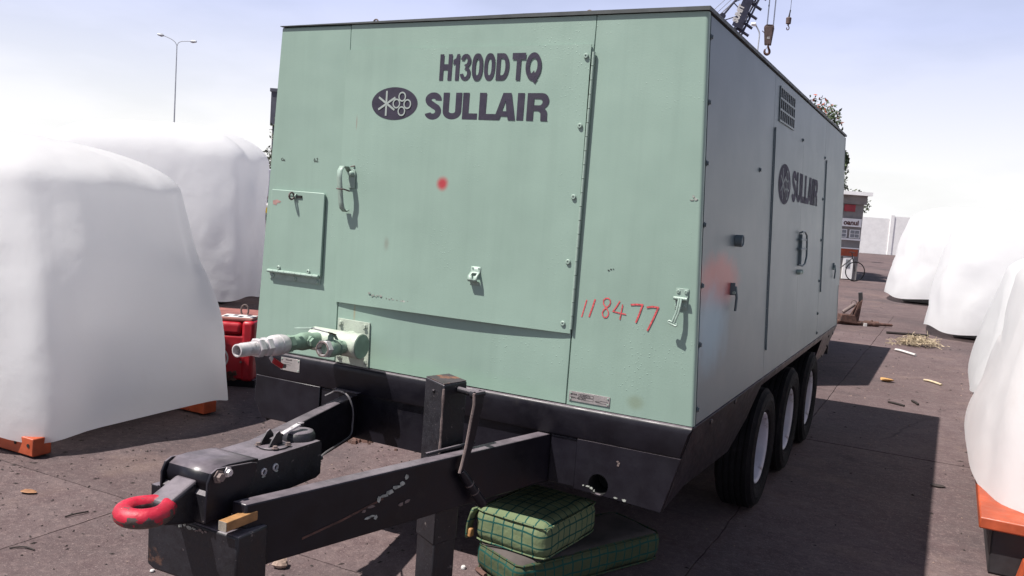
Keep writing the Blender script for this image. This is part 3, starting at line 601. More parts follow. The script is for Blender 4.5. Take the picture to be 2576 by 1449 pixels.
for y0, z0, z1, d in ((1.404,1.05,2.19,dA),(3.445,1.25,2.17,dC)):
    for k in range(12):
        a = z0+k*(z1-z0)/12; b = a+(z1-z0)/12-.004; MB().tube([SD(y0,a,.0),SD(y0,b,.0)], .0035, 8).build('hinge_knuckle', 'shade_green', d, smooth=True)
logo(SD, 1.728, 1.917, .19, .113, .0085, 'inkside', 'logo_line_shade', dA)
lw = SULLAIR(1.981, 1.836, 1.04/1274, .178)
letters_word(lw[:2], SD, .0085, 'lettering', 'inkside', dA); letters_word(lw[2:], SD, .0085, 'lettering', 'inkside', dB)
# grille
gr = node('grille', T, (1.07,1.75,2.34))
MB().prism([(1.520,2.250),(1.990,2.250),(1.985,2.428),(1.520,2.430)], SD, -.001, .001).build('backing', 'dark_gap', gr)
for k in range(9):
    y = 1.522+k*(1.986-1.522)/8; MB().bar(SD(y,2.250,.002), SD(y,2.430,.002), .011, .004, (1,0,0)).build('bar', 'shade_green', gr)
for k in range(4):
    z = 2.250+k*.0595; MB().bar(SD(1.516,z,.0025), SD(1.992,z,.0025), .005, .010, (0,0,1)).build('bar', 'shade_green', gr)
# door handle: D-shaped recess with bars
dh = node('side_door_handle', T, (1.11,2.36,1.55))
loop = [SD(2.29,1.645,.012),SD(2.29,1.655,.03),SD(2.36,1.658,.036),SD(2.44,1.635,.036),SD(2.465,1.58,.036),SD(2.465,1.50,.036),SD(2.42,1.452,.034),SD(2.35,1.442,.03),SD(2.30,1.45,.012)]
MB().tube(loop, .006, 8).build('handle_loop', 'shade_green', dh, smooth=True)
for z in (1.606,1.547): MB().bar(SD(2.27,z,.022), SD(2.455,z,.026), .02, .014, (0,0,1)).build('handle_bar', 'shade_green', dh, bevel=.003)
MB().bar(SD(2.335,1.45,.016), SD(2.335,1.64,.016), .02, .016, (0,1,0)).build('latch_bar', 'shade_green', dh, bevel=.003)
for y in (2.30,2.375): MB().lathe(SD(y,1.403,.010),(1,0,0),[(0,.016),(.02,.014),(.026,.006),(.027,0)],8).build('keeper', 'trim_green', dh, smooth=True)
MB().lathe(SD(.61,1.602,-.001),(1,0,0),[(0,.027),(.030,.027),(.033,.024),(.028,.020)],16).build('stub_pipe', 'shade_green', T, smooth=True)
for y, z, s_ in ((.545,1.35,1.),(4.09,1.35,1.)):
    la = node('side_latch', T, SD(y,z,0)); MB().bar(SD(y,z+.01,.008), SD(y+.004,z+.065,.008), .022, .008, (0,1,0)).build("latch_plate", 'shade_green', la, bevel=.002)
    MB().tube([SD(y+.006,z+.05,.02),SD(y+.008,z,.026),SD(y+.016,z-.06,.02)], .006, 8).build('latch_rod', 'shade_green', la, smooth=True)
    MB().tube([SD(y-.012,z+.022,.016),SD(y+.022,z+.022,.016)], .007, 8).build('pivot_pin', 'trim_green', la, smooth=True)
sb = MB().lathe((0,0,0),(1,0,0),[(0,.012),(.003,.012),(.004,.008),(.009,.008),(.010,0)],10); SB = sb.build('side_screw', 'shade_green', T, smooth=True); SB.location = SD(.052,2.39,-.002)
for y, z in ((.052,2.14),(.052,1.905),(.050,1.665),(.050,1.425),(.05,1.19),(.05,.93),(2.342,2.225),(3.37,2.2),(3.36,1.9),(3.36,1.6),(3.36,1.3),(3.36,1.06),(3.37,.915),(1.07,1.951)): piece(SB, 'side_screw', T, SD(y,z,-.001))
SDL = lambda u, v, d: Vector((-hw(v)-d, u, v))
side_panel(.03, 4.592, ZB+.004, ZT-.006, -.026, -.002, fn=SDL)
MB().hexa([(-hw(ZB),4.590,ZB),(hw(ZB),4.590,ZB),(hw(ZB),4.606,ZB),(-hw(ZB),4.606,ZB),(-hw(ZT),4.590,ZT-.006),(hw(ZT),4.590,ZT-.006),(hw(ZT),4.606,ZT-.006),(-hw(ZT),4.606,ZT-.006)]).build('rear_panel', 'shade_green', T)
# --- black chassis
SKX = lambda z: 1.15-.26*(ZB-z)                          # skirt leans in towards the ground
hole = ell(.780,.560,.044,.046,28)
fr = [(-1.148,ZB-.012),(-1.122,.612),(-1.070,.520),(-1.04,.513),(-.90,.520),(.9,.512),(1.052,.500),(1.148,ZB-.012)]
MB().prism(fr, F, -.012, .0, (hole,)).build('front_skirt', 'black', T)
# rolled upper edge and proud band over the drawbar
mb = MB(); prof = [(.010,ZB-.001),(-.008,ZB+.001),(-.014,ZB-.004),(-.018,ZB-.012),(-.0185,ZB-.03),(-.0185,.742),(-.016,.738),(-.001,.737)]
n = 2; vs = []
for x0, x1 in ((-1.147,1.147),):
    for sgn in (0,1):
        for y, z in prof: vs.append(((x1 if sgn else x0)*(1 if z > .85 else (SKX(z)-.004)/1.15), y, z))
k = len(prof); fs = [(i, i+1, i+1+k, i+k) for i in range(k-1)]+[tuple(range(k))[::-1], tuple(range(k, 2*k))]+[(k-1, 0, k, 2*k-1)]
MB().add(vs, fs).build('front_rail', 'black', T, smooth=True, ang=50)
MB().prism([(-1.118,.736),(-1.122,.612),(-1.070,.522),(-.9,.522),(-.70,.522),(-.70,.736)], F, .001, .0185).build('front_corner', 'black', T, bevel=.004)
MB().prism([(.672,.735),(.672,.524),(1.052,.504),(1.115,.735)], F, .001, .0185, (ell(.780,.560,.044,.046,28),)).build('front_corner', 'black', T)
MB().lathe((.780,-.018,.560),(0,1,0),[(0,.0435),(.12,.0435)],24,c0=False).build('hole_sleeve', 'dark_gap', T, smooth=True)
for x0, x1 in ((.550,.668),(-.698,-.565)):
    MB().prism([(x0,.526),(x1,.526),(x1,.730),(x0,.730)], F, .002, .009).build('gusset_plate', 'black', T, bevel=.002)
SK = lambda sg: (lambda u, v, d: Vector((sg*(SKX(v)+d), u, v)))
for sg in (1, -1):
    MB().prism([(.006,ZB-.004),(.0,.503),(.26,.545),(1.129,.497),(1.342,.640),(1.426,.816),(3.80,.820),(3.856,.612),(4.452,.606),(4.66,ZB-.004)], SK(sg), -.012, .0).build('side_skirt', 'black', T, bevel=.002)
MB().box(-1.10,1.10,4.60,4.62,.60,ZB-.004).build('rear_skirt', 'black', T)
for y, z in ((.32,.83),(.75,.845),(4.25,.80),(4.40,.70),(4.30,.62),(4.52,.80)): MB().lathe(Vector((SKX(z),y,z)),(1,0,0),[(0,.014),(.006,.012),(.008,0)],8).build('bolt', 'black', T)
for x in (-.62,.62): MB().box(x-.05,x+.05,.02,4.58,.56,ZB-.006).build('frame_rail', 'black', T)
MB().box(-1.13,1.13,.02,4.58,.845,ZB-.0005).build('floor_pan', 'dark_gap', T)
MB().box(-1.0,1.0,.30,1.35,.50,.84).build('fuel_tank', 'darkthing', T)
# --- wheels
def tyre_profile():
    p = [(-.045,.205),(-.085,.222),(-.108,.262),(-.110,.30),(-.098,.335),(-.082,.352)]
    for k in range(5):
        a = -.076+k*.034; p += [(a,.3585),(a+.022,.3585),(a+.024,.351),(a+.030,.351)]
    p = p[:-2]+[(.082,.352),(.098,.336),(.103,.334),(.108,.318),(.107,.314),(.110,.300),(.112,.297),(.112,.285),(.109,.282),(.108,.262),(.098,.240),(.099,.234),(.094,.230),(.085,.222),(.045,.205)]
    return p
def make_wheel(x, y, sg):
    w = node('wheel', T, (x,y,.36)); c = Vector((x,y,.36)); ax = (sg,0,0)
    MB().lathe(c, ax, tyre_profile(), 48, True).build('tyre', 'tyre', w, smooth=True, ang=30)
    MB().lathe(c, ax, [(-.08,.205),(.076,.205),(.086,.213),(.089,.208),(.082,.196),(.070,.190),(-.03,.180),(-.055,.15),(-.062,.085),(-.075,.085),(-.078,.17)], 48, True).build('rim', 'rim', w, smooth=True, ang=40)
    MB().lathe(c, ax, [(-.10,.09),(-.045,.088),(-.035,.06),(.030,.056),(.038,.048),(.039,0)], 20).build('hub', 'black_rust' if not (y > 2.5 and y < 3 and sg > 0) else 'greyrust', w, smooth=True)
    for k in range(5):
        a = 2*PI*k/5+y; MB().bar(c+Vector((sg*-.04,.07*math.cos(a),.07*math.sin(a))), c+Vector((sg*-.015,.16*math.cos(a),.16*math.sin(a))), .05, .03, (1,0,0)).build('wheel_clamp', 'black_rust', w, bevel=.006)
for sg in (1, -1):
    for k in range(3): make_wheel(sg*1.0, 1.876+.9217*k, sg)
for k in range(3): MB().tube([(-.92,1.876+.9217*k,.36),(.92,1.876+.9217*k,.36)], .055, 12).build('axle', 'darkthing', T, smooth=True)
# --- drawbar: two box beams running together at the nose
def beam(sg):
    q = [(sg*.545,.0),(sg*.176,-1.41),(sg*.118,-1.41),(sg*.485,.0)]
    return MB().hexa([(x,y,.522) for x,y in q]+[(x,y,.731) for x,y in q]).build('drawbar_beam', 'black', T, bevel=.006)
bR = beam(1); bL = beam(-1)
MB().prism([(-.60,.735),(-.45,.735),(-.45,.748),(-.60,.748)], F, .019, .05).build('beam_cap', 'black', T)
BO = lambda u, v, d: Vector((.176+(u)*.369/1.41+d, -1.41+u, v))      # outer face of the near beam, u along it
flakes([(.62,.695),(.60,.675),(.575,.668),(.545,.655),(.52,.648),(.50,.640)], .0015, 'chipped', 'scraped_paint', T, BO, .016)
flakes([(.47,.62),(.44,.61),(.60,.60),(.63,.605)], .0015, 'greyrust', 'scraped_paint', T, BO, .014)
flakes([(.455,.583),(.475,.585),(.49,.578)], .0015, 'chipped', 'scraped_paint', T, BO, .013)
mb = MB()
MB().prism(ribbon([(.20,.575),(.35,.60),(.52,.638)], .008), BO, .001, .0018).build('rust_scratch', 'rust', T)
flakes([(.715,.545),(.735,.545),(.752,.540),(.765,.532),(.86,.522),(.90,.520)], .0190, 'chipped', 'scraped_paint', T, F, .009)
flakes([(.86,.66),(.862,.668),(.857,.675)], .0190, 'greyrust', 'scraped_paint', T, F, .010)
# nose box
NB = MB().prism([(-.175,.662),(-.172,.478),(-.14,.466),(.16,.47),(.205,.48),(.205,.655),(.10,.655)], lambda u, v, d: Vector((u,-1.47+d,v)), 0, .13).build('nose_box', 'black_rust', T, bevel=.008)
flakes([(-.05+.02*k,.642+random.uniform(-.006,.004)) for k in range(5)], 1.4712, 'chipped', 'weld_scale', T, F, .010)
flakes([(.03+.012*k,.640+random.uniform(-.006,.004)) for k in range(5)], 1.4712, 'greyrust', 'weld_scale', T, F, .006)
MB().box(-.16,.16,-1.33,-1.05,.50,.52).build('nose_floor', 'black', T)
MB().tube([(-.10,-1.35,.60),(-.10,-1.35,.47)], .02, 8).build('nose_stiffener', 'black', T)
# surge brake housing
hs = MB().prism([(-.972,.820),(-.962,.806),(-.962,.700),(-.985,.690),(-1.20,.684),(-1.40,.680),(-1.49,.676),(-1.49,.76),(-1.44,.800),(-1.30,.820)], lambda u, v, d: Vector((d,u,v)), -.09, .09).build('surge_housing', 'black_rust', T, bevel=.022, seg=4)
ps = [(-1.285,.816),(-1.31,.824),(-1.40,.833),(-1.455,.838),(-1.478,.828),(-1.492,.80),(-1.494,.68),(-1.34,.678)]
for sg in (1, -1): MB().prism(ps, lambda u, v, d: Vector((d,u,v)), sg*.092, sg*.100).build('cheek_plate', 'black', T, bevel=.002)
tp = [(-1.275,.826),(-1.30,.830),(-1.40,.838),(-1.44,.836),(-1.468,.822),(-1.478,.800),(-1.478,.772)]
mb = MB(); vs = [];
for y, z in tp: vs += [(-.092,y,z),(.091,y,z)]
o = mb.add(vs, [(2*i+2,2*i+3,2*i+1,2*i) for i in range(len(tp)-1)]).build('cover_plate', 'black', T, fix=False, smooth=True); o.modifiers.new('thick', 'SOLIDIFY').thickness = .007
def hexbolt(c, ax, r, h, m='black_rust', name='bolt', parent=T): return MB().lathe(c, ax, [(0,r*1.5),(h*.25,r*1.5),(h*.26,r),(h,r*.95)], 6).build(name, m, parent)
hexbolt((.100,-1.452,.825-.012),(1,0,0),.014,.018,'greyrust'); hexbolt((.100,-1.415,.818),(1,0,0),.011,.014,'alu')
for y, z in ((-1.248,.776),(-1.195,.779)): MB().lathe((.091,y,z),(1,0,0),[(-.002,.013),(.003,.013),(.005,.009),(-.004,.007)],9).build('torn_hole_rim', 'alu', T)
flakes([(-1.25,.76),(-1.19,.765)], .0912, 'chipped', 'torn_paint', T, lambda u, v, d: Vector((d,u,v)), .008)
hp = MB(); 
for r_, z_ in ((1,.818),(1,.832),(.86,.847),(.6,.851)): hp.v += [Vector((.015+.055*r_*math.cos(2*PI*k/20), -.998+.062*r_*math.sin(2*PI*k/20), z_)) for k in range(20)]
for i in range(3):
    for k in range(20): hp.f.append((i*20+k, i*20+(k+1) % 20, (i+1)*20+(k+1) % 20, (i+1)*20+k))
hp.f.append(tuple(range(60, 80))); hp.build('filler_cap', 'black_rust', T, smooth=True, ang=60)
# breakaway lever bracket
bk = node('lever_bracket', T, (.02,-1.13,.82))
MB().prism(ell(.02,-1.13,.05,.052,18), lambda u, v, d: Vector((u,v,d)), .819, .826).build('flange', 'black_rust', bk, bevel=.002)
for x in (-.012,.028): MB().prism([(-1.165,.826),(-1.10,.826),(-1.102,.855),(-1.118,.874),(-1.132,.868),(-1.152,.845)], lambda u, v, d, x=x: Vector((x+d,u,v)), 0, .006).build('ear', 'black_rust', bk, bevel=.001)
for x, y in ((-.015,-1.165),(.055,-1.16),(.058,-1.10)): hexbolt((x,y,.826),(0,0,1),.008,.009,'greyrust','bolt',bk)
MB().bar((.012,-1.135,.842),(.016,-1.085,.852),.014,.010).build('lever', 'black_rust', bk, bevel=.002)
MB().bar((.016,-1.086,.852),(.02,-.998,.874),.020,.008).build('lever', 'alu', bk, bevel=.002)
MB().lathe((.02,-.998,.868),(0,0,1),[(0,.013),(.009,.013)],12).build('lever_eye', 'black_rust', bk)
for z, l in ((.742,.04),(.722,.03)): MB().tube([(.06,-.965,z),(.062,-.965+l,z)], .008, 8).build('pin', 'black_rust', T, smooth=True)
# coupling casting and red towing ring
cs = MB().hexa([(-.046,-1.60,.690),(.046,-1.60,.690),(.046,-1.475,.660),(-.046,-1.475,.660),(-.046,-1.590,.752),(.046,-1.590,.752),(.046,-1.475,.800),(-.046,-1.475,.800)]).build('coupling_casting', 'black_rust', T, bevel=.012, seg=3)
MB().box(-.175,-.05,-1.46,-1.36,.664,.735).build('ledge_block', 'black', T, bevel=.004)
MB().box(-.13,.07,-1.475,-1.38,.735,.745).build('ledge_plate', 'black', T, bevel=.002)
def ring():
    mb = MB(); n, k = 120, 44; R0, r0 = .0555, .0285; c = Vector((0,-1.632,.733))
    vs = [];
    for i in range(n):
        a = 2*PI*i/n; st = 1.
        d = Vector((math.cos(a), math.sin(a), 0)); y_ = .018*max(0, math.sin(a))**6
        for j in range(k):
            b = 2*PI*j/k; vs.append(c+d*(R0+y_+r0*math.cos(b))+Vector((0,0,r0*1.0*math.sin(b))))
    fs = [(i*k+j, ((i+1) % n)*k+j, ((i+1) % n)*k+(j+1) % k, i*k+(j+1) % k) for i in range(n) for j in range(k)]
    return mb.add(vs, fs)
ro = ring().build('towing_ring', 'red_ring', T, smooth=True, ang=80)
ro.data.materials.append(M['red_ring_worn'])
for p in ro.data.polygons:
    q = p.center-Vector((0,-1.632,.733)); rad = math.hypot(q.x, q.y)
    if q.z < .000+.022*mnoise.noise(p.center*45) and rad > .05 or (rad < .047 and q.z < .012): p.material_index = 1
# timber wedge
wd = thing('timber_wedge', 'short orange-brown timber offcut wedged beside the drawbar nose behind the red ring', 'wood', (.16,-1.49,.67))
MB().hexa([(.150,-1.492,.672),(.183,-1.492,.672),(.190,-1.25,.676),(.157,-1.25,.676),(.150,-1.492,.702),(.183,-1.492,.702),(.190,-1.25,.706),(.157,-1.25,.706)]).build('timber', 'wood', wd, bevel=.002)
MB().box(.151,.182,-1.4935,-1.4915,.673,.701).build('end_grain', 'woodend', wd)
# --- jack post with crank
jp = node('jack', T, (.2625,-.428,0)); JC = Vector((.2625,-.428,0))
JQ = [Vector((.177,-.450,0)),Vector((.311,-.527,0)),Vector((.340,-.399,0)),Vector((.214,-.330,0))]
def post(s_, z0, z1, name, m, bev=.006):
    q = [JC+(p-JC)*s_ for p in JQ]
    return MB().hexa([p+Vector((0,0,z0)) for p in q]+[p+Vector((0,0,z1)) for p in q]).build(name, m, jp, bevel=bev)
post(1.0, .345, .985, 'jack_tube', 'black_rust'); post(.93, .012, .40, 'inner_leg', 'black_rust'); post(1.6, .0, .012, 'foot_plate', 'rust'); post(.96, .9853, .9885, 'top_plate', 'rust_black', .001)
MB().hexa([(.338,-.47,.54),(.362,-.476,.54),(.385,-.385,.54),(.345,-.41,.54),(.338,-.47,.71),(.362,-.476,.71),(.385,-.385,.71),(.345,-.41,.71)]).build('jack_mount', 'black', jp)
# rough weld on the near corner
mb = MB(); wp = [Vector((.3125,-.5285,.52+.0145*k)) for k in range(32)]
mb.tube(wp, [.0035+.006*max(0, mnoise.noise(p*23))+.004*(.58 < p.z < .86)*abs(mnoise.noise(p*70)) for p in wp], 6)
mb.build('weld_seam', 'greyrust', jp, smooth=True)
CN = Vector((.967,-.253,0)); CT = Vector((.253,.967,0))
MB().tube([Vector((.325,-.445,.958)), Vector((.325,-.445,.958))+CN*.135], .0125, 12).build('crank_axle', 'black_rust', jp, smooth=True)
MB().lathe(Vector((.325,-.445,.958))+CN*.085, CN, [(0,.021),(.035,.021),(.037,.016)],14).build('crank_hub', 'black_rust', jp, smooth=True)
cq = [((.446,-.495,.972),.050),((.447,-.495,.93),.046),((.441,-.508,.85),.042),((.436,-.522,.77),.036),((.430,-.545,.70),.024),((.427,-.556,.672),.018)]
mb = MB()
for (a, w0), (b, w1) in zip(cq, cq[1:]):
    a, b = Vector(a), Vector(b); mb.hexa([a-CT*w0/2-CN*.006,a+CT*w0/2-CN*.006,a+CT*w0/2+CN*.006,a-CT*w0/2+CN*.006,b-CT*w1/2-CN*.006,b+CT*w1/2-CN*.006,b+CT*w1/2+CN*.006,b-CT*w1/2+CN*.006])
mb.build('crank_arm', 'black', jp)
mb = MB(); mb.tube([Vector(a)-CT*w/2+CN*.002 for a, w in cq], .0055, 6); mb.build('crank_edge', 'greyrust', jp, smooth=True)
MB().tube([Vector((.446,-.495,.968))-CT*.02, Vector((.446,-.495,.968))+CT*.03], .011, 8).build('crank_lug', 'black_rust', jp, smooth=True)
g0, g1 = Vector((.427,-.552,.676)), Vector((.474,-.452,.532)); gd = (g1-g0).normalized()
MB().tube([g0, g0+gd*.03, g1], [.013,.0175,.020], 14).build('crank_grip', 'black', jp, smooth=True)
for t in (.38,.62):
    p = g0.lerp(g1, t); MB().lathe(p, gd, [(-.003,.0182),(0,.0196),(.003,.0186)], 14).build('grip_band', 'greyrust', jp, smooth=True)
MB().tube([(.318,-.640,.740),(.388,-.395,.748)], .007, 8).build('cross_pin', 'black_rust', jp, smooth=True)
hexbolt(Vector((.245,-.491,.945)),(-.5,-.86,0),.006,.006,'black_rust','bolt',jp)
hexbolt((-.07,-.019,.888-.026),(0,-1,0),.010,.012,'black_rust')
# --- wire rope over the far beam
cb = [(-.585,-.12,.728),(-.565,-.10,.742),(-.538,-.10,.757),(-.500,-.10,.757),(-.460,-.10,.738),(-.440,-.09,.68),(-.438,-.09,.61),(-.425,-.12,.565),(-.36,-.30,.57),(-.18,-.60,.64),(-.02,-.85,.70),(.03,-.955,.735)]
def smooth_path(p, n=6):
    P = [Vector(q) for q in p]; out = []
    for i in range(len(P)-1):
        a, b, c, d = P[max(i-1,0)], P[i], P[i+1], P[min(i+2,len(P)-1)]
        for k in range(n):
            t = k/n; out.append(.5*((2*b)+(c-a)*t+(2*a-5*b+4*c-d)*t*t+(3*b-a-3*c+d)*t**3))
    return out+[P[-1]]
MB().tube(smooth_path(cb), .0042, 6).build('wire_rope', 'steelcable', T, smooth=True)
# --- discharge manifold with two ball valves
mf = node('air_manifold', T, (-.53,-.12,.99))
mp_ = MB().prism([(-.621,.872),(-.428,.868),(-.432,1.086),(-.620,1.088)], F, .001, .008).build('flange_plate', 'hard_green', mf, bevel=.001)
for x, z in ((-.602,1.066),(-.457,1.066),(-.598,.90),(-.452,.895)): hexbolt((x,-.008,z),(0,-1,0),.0105,.012,'hard_green','bolt',mf)
MB().tube([(-.53,.0,.99),(-.53,-.09,.99)], .045, 16).build('feed_pipe', 'hard_green', mf, smooth=True)
MB().lathe((-.675,-.12,.994),(1,0,-.01),[(0,.050),(.008,.0565),(.262,.0575),(.268,.0600),(.280,.0600),(.286,.0585),(.287,.0)],36).build('manifold_pipe', 'hard_green', mf, smooth=True)
MB().lathe((-.3865,-.12,.991),(1,0,-.01),[(0,.0565),(.0015,.0555),(.0016,0)],36).build('end_cap', 'valve_green', mf, smooth=True)
va = node('ball_valve', mf, (-.455,-.25,.988)); A = Vector((-.455,-.165,.986)); ax = Vector((0,-1,.05)).normalized()
MB().lathe(A, ax, [(0,.030),(.035,.030),(.037,.036),(.055,.036),(.057,.031),(.064,.034),(.085,.041),(.110,.041),(.122,.036),(.126,.033)],28).build('valve_body', 'valve_green', va, smooth=True)
MB().lathe(A+ax*.124, ax, [(0,.041),(.026,.041),(.028,.037),(.028,.0305),(-.015,.030)], 6, ph=.3, c1=False).build('hex_mouth', 'alu', va)
MB().lathe(A+ax*.13, ax, [(.0235,.036),(.0245,.030),(.010,.029),(-.012,.027),(-.014,0)], 28, c0=False).build('valve_bore', 'greyrust', va, smooth=True)
MB().lathe(A+ax*.036, ax, [(0,.038),(.018,.038)], 6, ph=.2).build('hex_nut', 'valve_green', va)
MB().lathe((-.455,-.262,1.02),(0,0,1),[(0,.015),(.028,.013),(.03,.009),(.042,.008),(.043,0)],12).build('valve_stem', 'valve_green', va, smooth=True)
MB().bar((-.452,-.240,1.052),(-.456,-.285,1.066),.024,.005).build('handle_root', 'rust', va, bevel=.001)
MB().bar((-.456,-.284,1.066),(-.500,-.335,1.083),.022,.005).build('handle_bend', 'alu', va, bevel=.001)
MB().bar((-.499,-.334,1.083),(-.605,-.325,1.068),.020,.009).build('valve_lever', 'trim_green', va, bevel=.001)
MB().bar((-.452,-.243,1.053),(-.447,-.228,1.028),.024,.005).build('handle_stop', 'trim_green', va, bevel=.001)
hx = node('hose_fitting', mf, (-.61,-.4,1.0)); B = Vector((-.610,-.165,1.0)); ax = Vector((0,-1,.012)).normalized()
MB().lathe(B, ax, [(0,.034),(.055,.034),(.06,.040),(.11,.041),(.125,.037),(.150,.034),(.185,.034)],24).build('tee_body', 'valve_green', hx, smooth=True)
MB().lathe((-.585,-.25,1.004),(.9,-.35,.02),[(0,.028),(.03,.028),(.032,.0215),(.050,.0215)],6).build('hex_plug', 'valve_green', hx)
MB().lathe(B+ax*.185, ax, [(0,.040),(.035,.040)],6,ph=.2).build('hex_nut', 'valve_green', hx)
MB().lathe(B+ax*.215, ax, [(0,.036),(.008,.041),(.030,.0455),(.055,.0465),(.056,.0445),(.060,.0445),(.061,.0465),(.085,.0455),(.105,.040),(.110,.036)],32).build('valve_body', 'alu', hx, smooth=True)
for a in (.323,.372): MB().lathe(B+ax*a, ax, [(0,.0405),(.004,.043),(.028,.043),(.032,.0405)],6,ph=.25).build('hex_nut', 'alu', hx)
MB().lathe(B+ax*.350, ax, [(0,.034),(.03,.034)],20).build('thread', 'alu', hx, smooth=True)
pr = [(0,.031)]
for k in range(6): pr += [(.012+k*.013,.030),(.022+k*.013,.0275)]
pr += [(.105,.0275),(.106,.0225),(.02,.0215)]
MB().lathe(B+ax*.405, ax, pr, 24).build('hose_barb', 'alu', hx, smooth=True, ang=25)
MB().lathe(B+ax*.44, ax, [(0,.0218),(.001,0)], 24).build('bore', 'dark_gap', hx)
MB().bar((-.61,-.475,.957),(-.61,-.455,.932),.018,.004,(1,0,0)).build('handle_root', 'alu', hx, bevel=.001)
MB().bar((-.61,-.460,.940),(-.61,-.395,.902),.024,.012,(1,0,0)).build('red_lever', 'redplastic', hx, bevel=.004)
MB().bar((-.61,-.398,.905),(-.61,-.372,.900),.018,.005,(1,0,0)).build('lever_end', 'greyrust', hx, bevel=.001)

# ------------------------------------------------------------------ plaid cushions under the drawbar
def cushion(name, A, Bp, Dp, z0, th, label, puff=.012, seed=0, sag=0.):
    """rounded, slightly puffed box on a parallelogram A,B,D"""
    A, Bp, Dp = Vector((*A,0)), Vector((*Bp,0)), Vector((*Dp,0)); U = Bp-A; V = Dp-A; lu, lv = U.length, V.length
    ctr = A+U/2+V/2; t = thing(name, label, 'cushion', (ctr.x, ctr.y, z0))
    u_, v_ = U.normalized(), V.normalized(); bm = bmesh.new(); bmesh.ops.create_cube(bm, size=1)
    bmesh.ops.subdivide_edges(bm, edges=bm.edges, cuts=18, use_grid_fill=True)
    vs_l = []; r = min(.055, th*.36)
    for v in bm.verts:
        p = Vector((v.co.x*lu, v.co.y*lv, v.co.z*th)); h = Vector((lu/2-r, lv/2-r, th/2-r)); q = Vector([max(-h[i], min(h[i], p[i])) for i in range(3)]); d = p-q
        if d.length > 1e-6: p = q+d.normalized()*r
        a, b = p.x/(lu/2), p.y/(lv/2); p.z += puff*(1-a*a)*(1-b*b)*(1 if p.z > 0 else -.1)
        k = mnoise.noise(Vector((p.x*7+seed, p.y*7, p.z*7))); nrm = Vector((p.x/lu, p.y/lv, p.z/th)).normalized(); p += nrm*k*.009
        if p.z < -th*.45: p.z = max(p.z, -th/2)
        p.z -= sag*max(0, a)*max(0, b)
        v.co = p
    me = bpy.data.meshes.new('cover'); bm.to_mesh(me); bm.free(); me.materials.append(M['plaid']); me.shade_smooth()
    o = bpy.data.objects.new('cover', me); COL.objects.link(o); o.parent = t; o.location = (0,0,th/2)
    mw = Matrix((u_, v_ if abs(u_.dot(v_)) < .02 else Vector((-u_.y, u_.x, 0)), Vector((0,0,1)))).transposed(); o.rotation_euler = mw.to_euler(); ORG[o] = ORG[t]
    # piped seams
    for s_ in (1, -1):
        pts = [Vector((math.copysign(1, math.cos(a))*(lu/2-.008)*min(1, abs(math.cos(a))*1.35), math.copysign(1, math.sin(a))*(lv/2-.008)*min(1, abs(math.sin(a))*1.35), s_*(th/2-.012))) for a in [2*PI*i/40 for i in range(41)]]
        mb = MB().tube(pts, .0045, 6, False); p_ = mb.build('piping', 'plaid', None, smooth=True); p_.parent = o; 
    return t, o
c1, c1o = cushion('plaid_cushion', (.150,.090), (.470,-.065), (.555,.885), 0.0, .145, 'long dirty green plaid cushion lying on the ground underneath the other cushion', .004, 1)
c1o.data.materials[0] = M['plaid_dirty_shade']; c1o.children[0].data.materials[0] = M['plaid_dirty_shade']; c1o.children[1].data.materials[0] = M['plaid_dirty_shade']; c1o.data.materials.append(M['cushion_dirt'])
for p in c1o.data.polygons:
    if p.normal.z > .8: p.material_index = 1
c2, c2o = cushion('plaid_cushion', (.155,.055), (.545,.018), (.215,.560), .146, .160, 'thick pale green plaid cushion on top with its torn left corner', .022, 5)
fl = MB(); 
for j in range(9):
    t_ = j/8
    for i in range(5):
        w_ = (i-2)/2; fl.v.append(Vector((.150-.016*math.sin(t_*2.2)+.012*abs(w_)-.016*t_, .055+.035*w_*(1-.45*t_)+.01, .295-.14*t_)))
for j in range(8):
    for i in range(4): a = j*5+i; fl.f.append((a, a+1, a+6, a+5))
f_ = fl.build('torn_flap', 'plaid', c2, fix=False, smooth=True); f_.modifiers.new('thick', 'SOLIDIFY').thickness = .012
MB().hexa([(.146,.037,.165),(.166,.033,.165),(.168,.067,.165),(.150,.067,.165),(.148,.041,.205),(.166,.037,.205),(.168,.067,.207),(.150,.067,.207)]).build('foam_filling', 'wood', c2, bevel=.006)

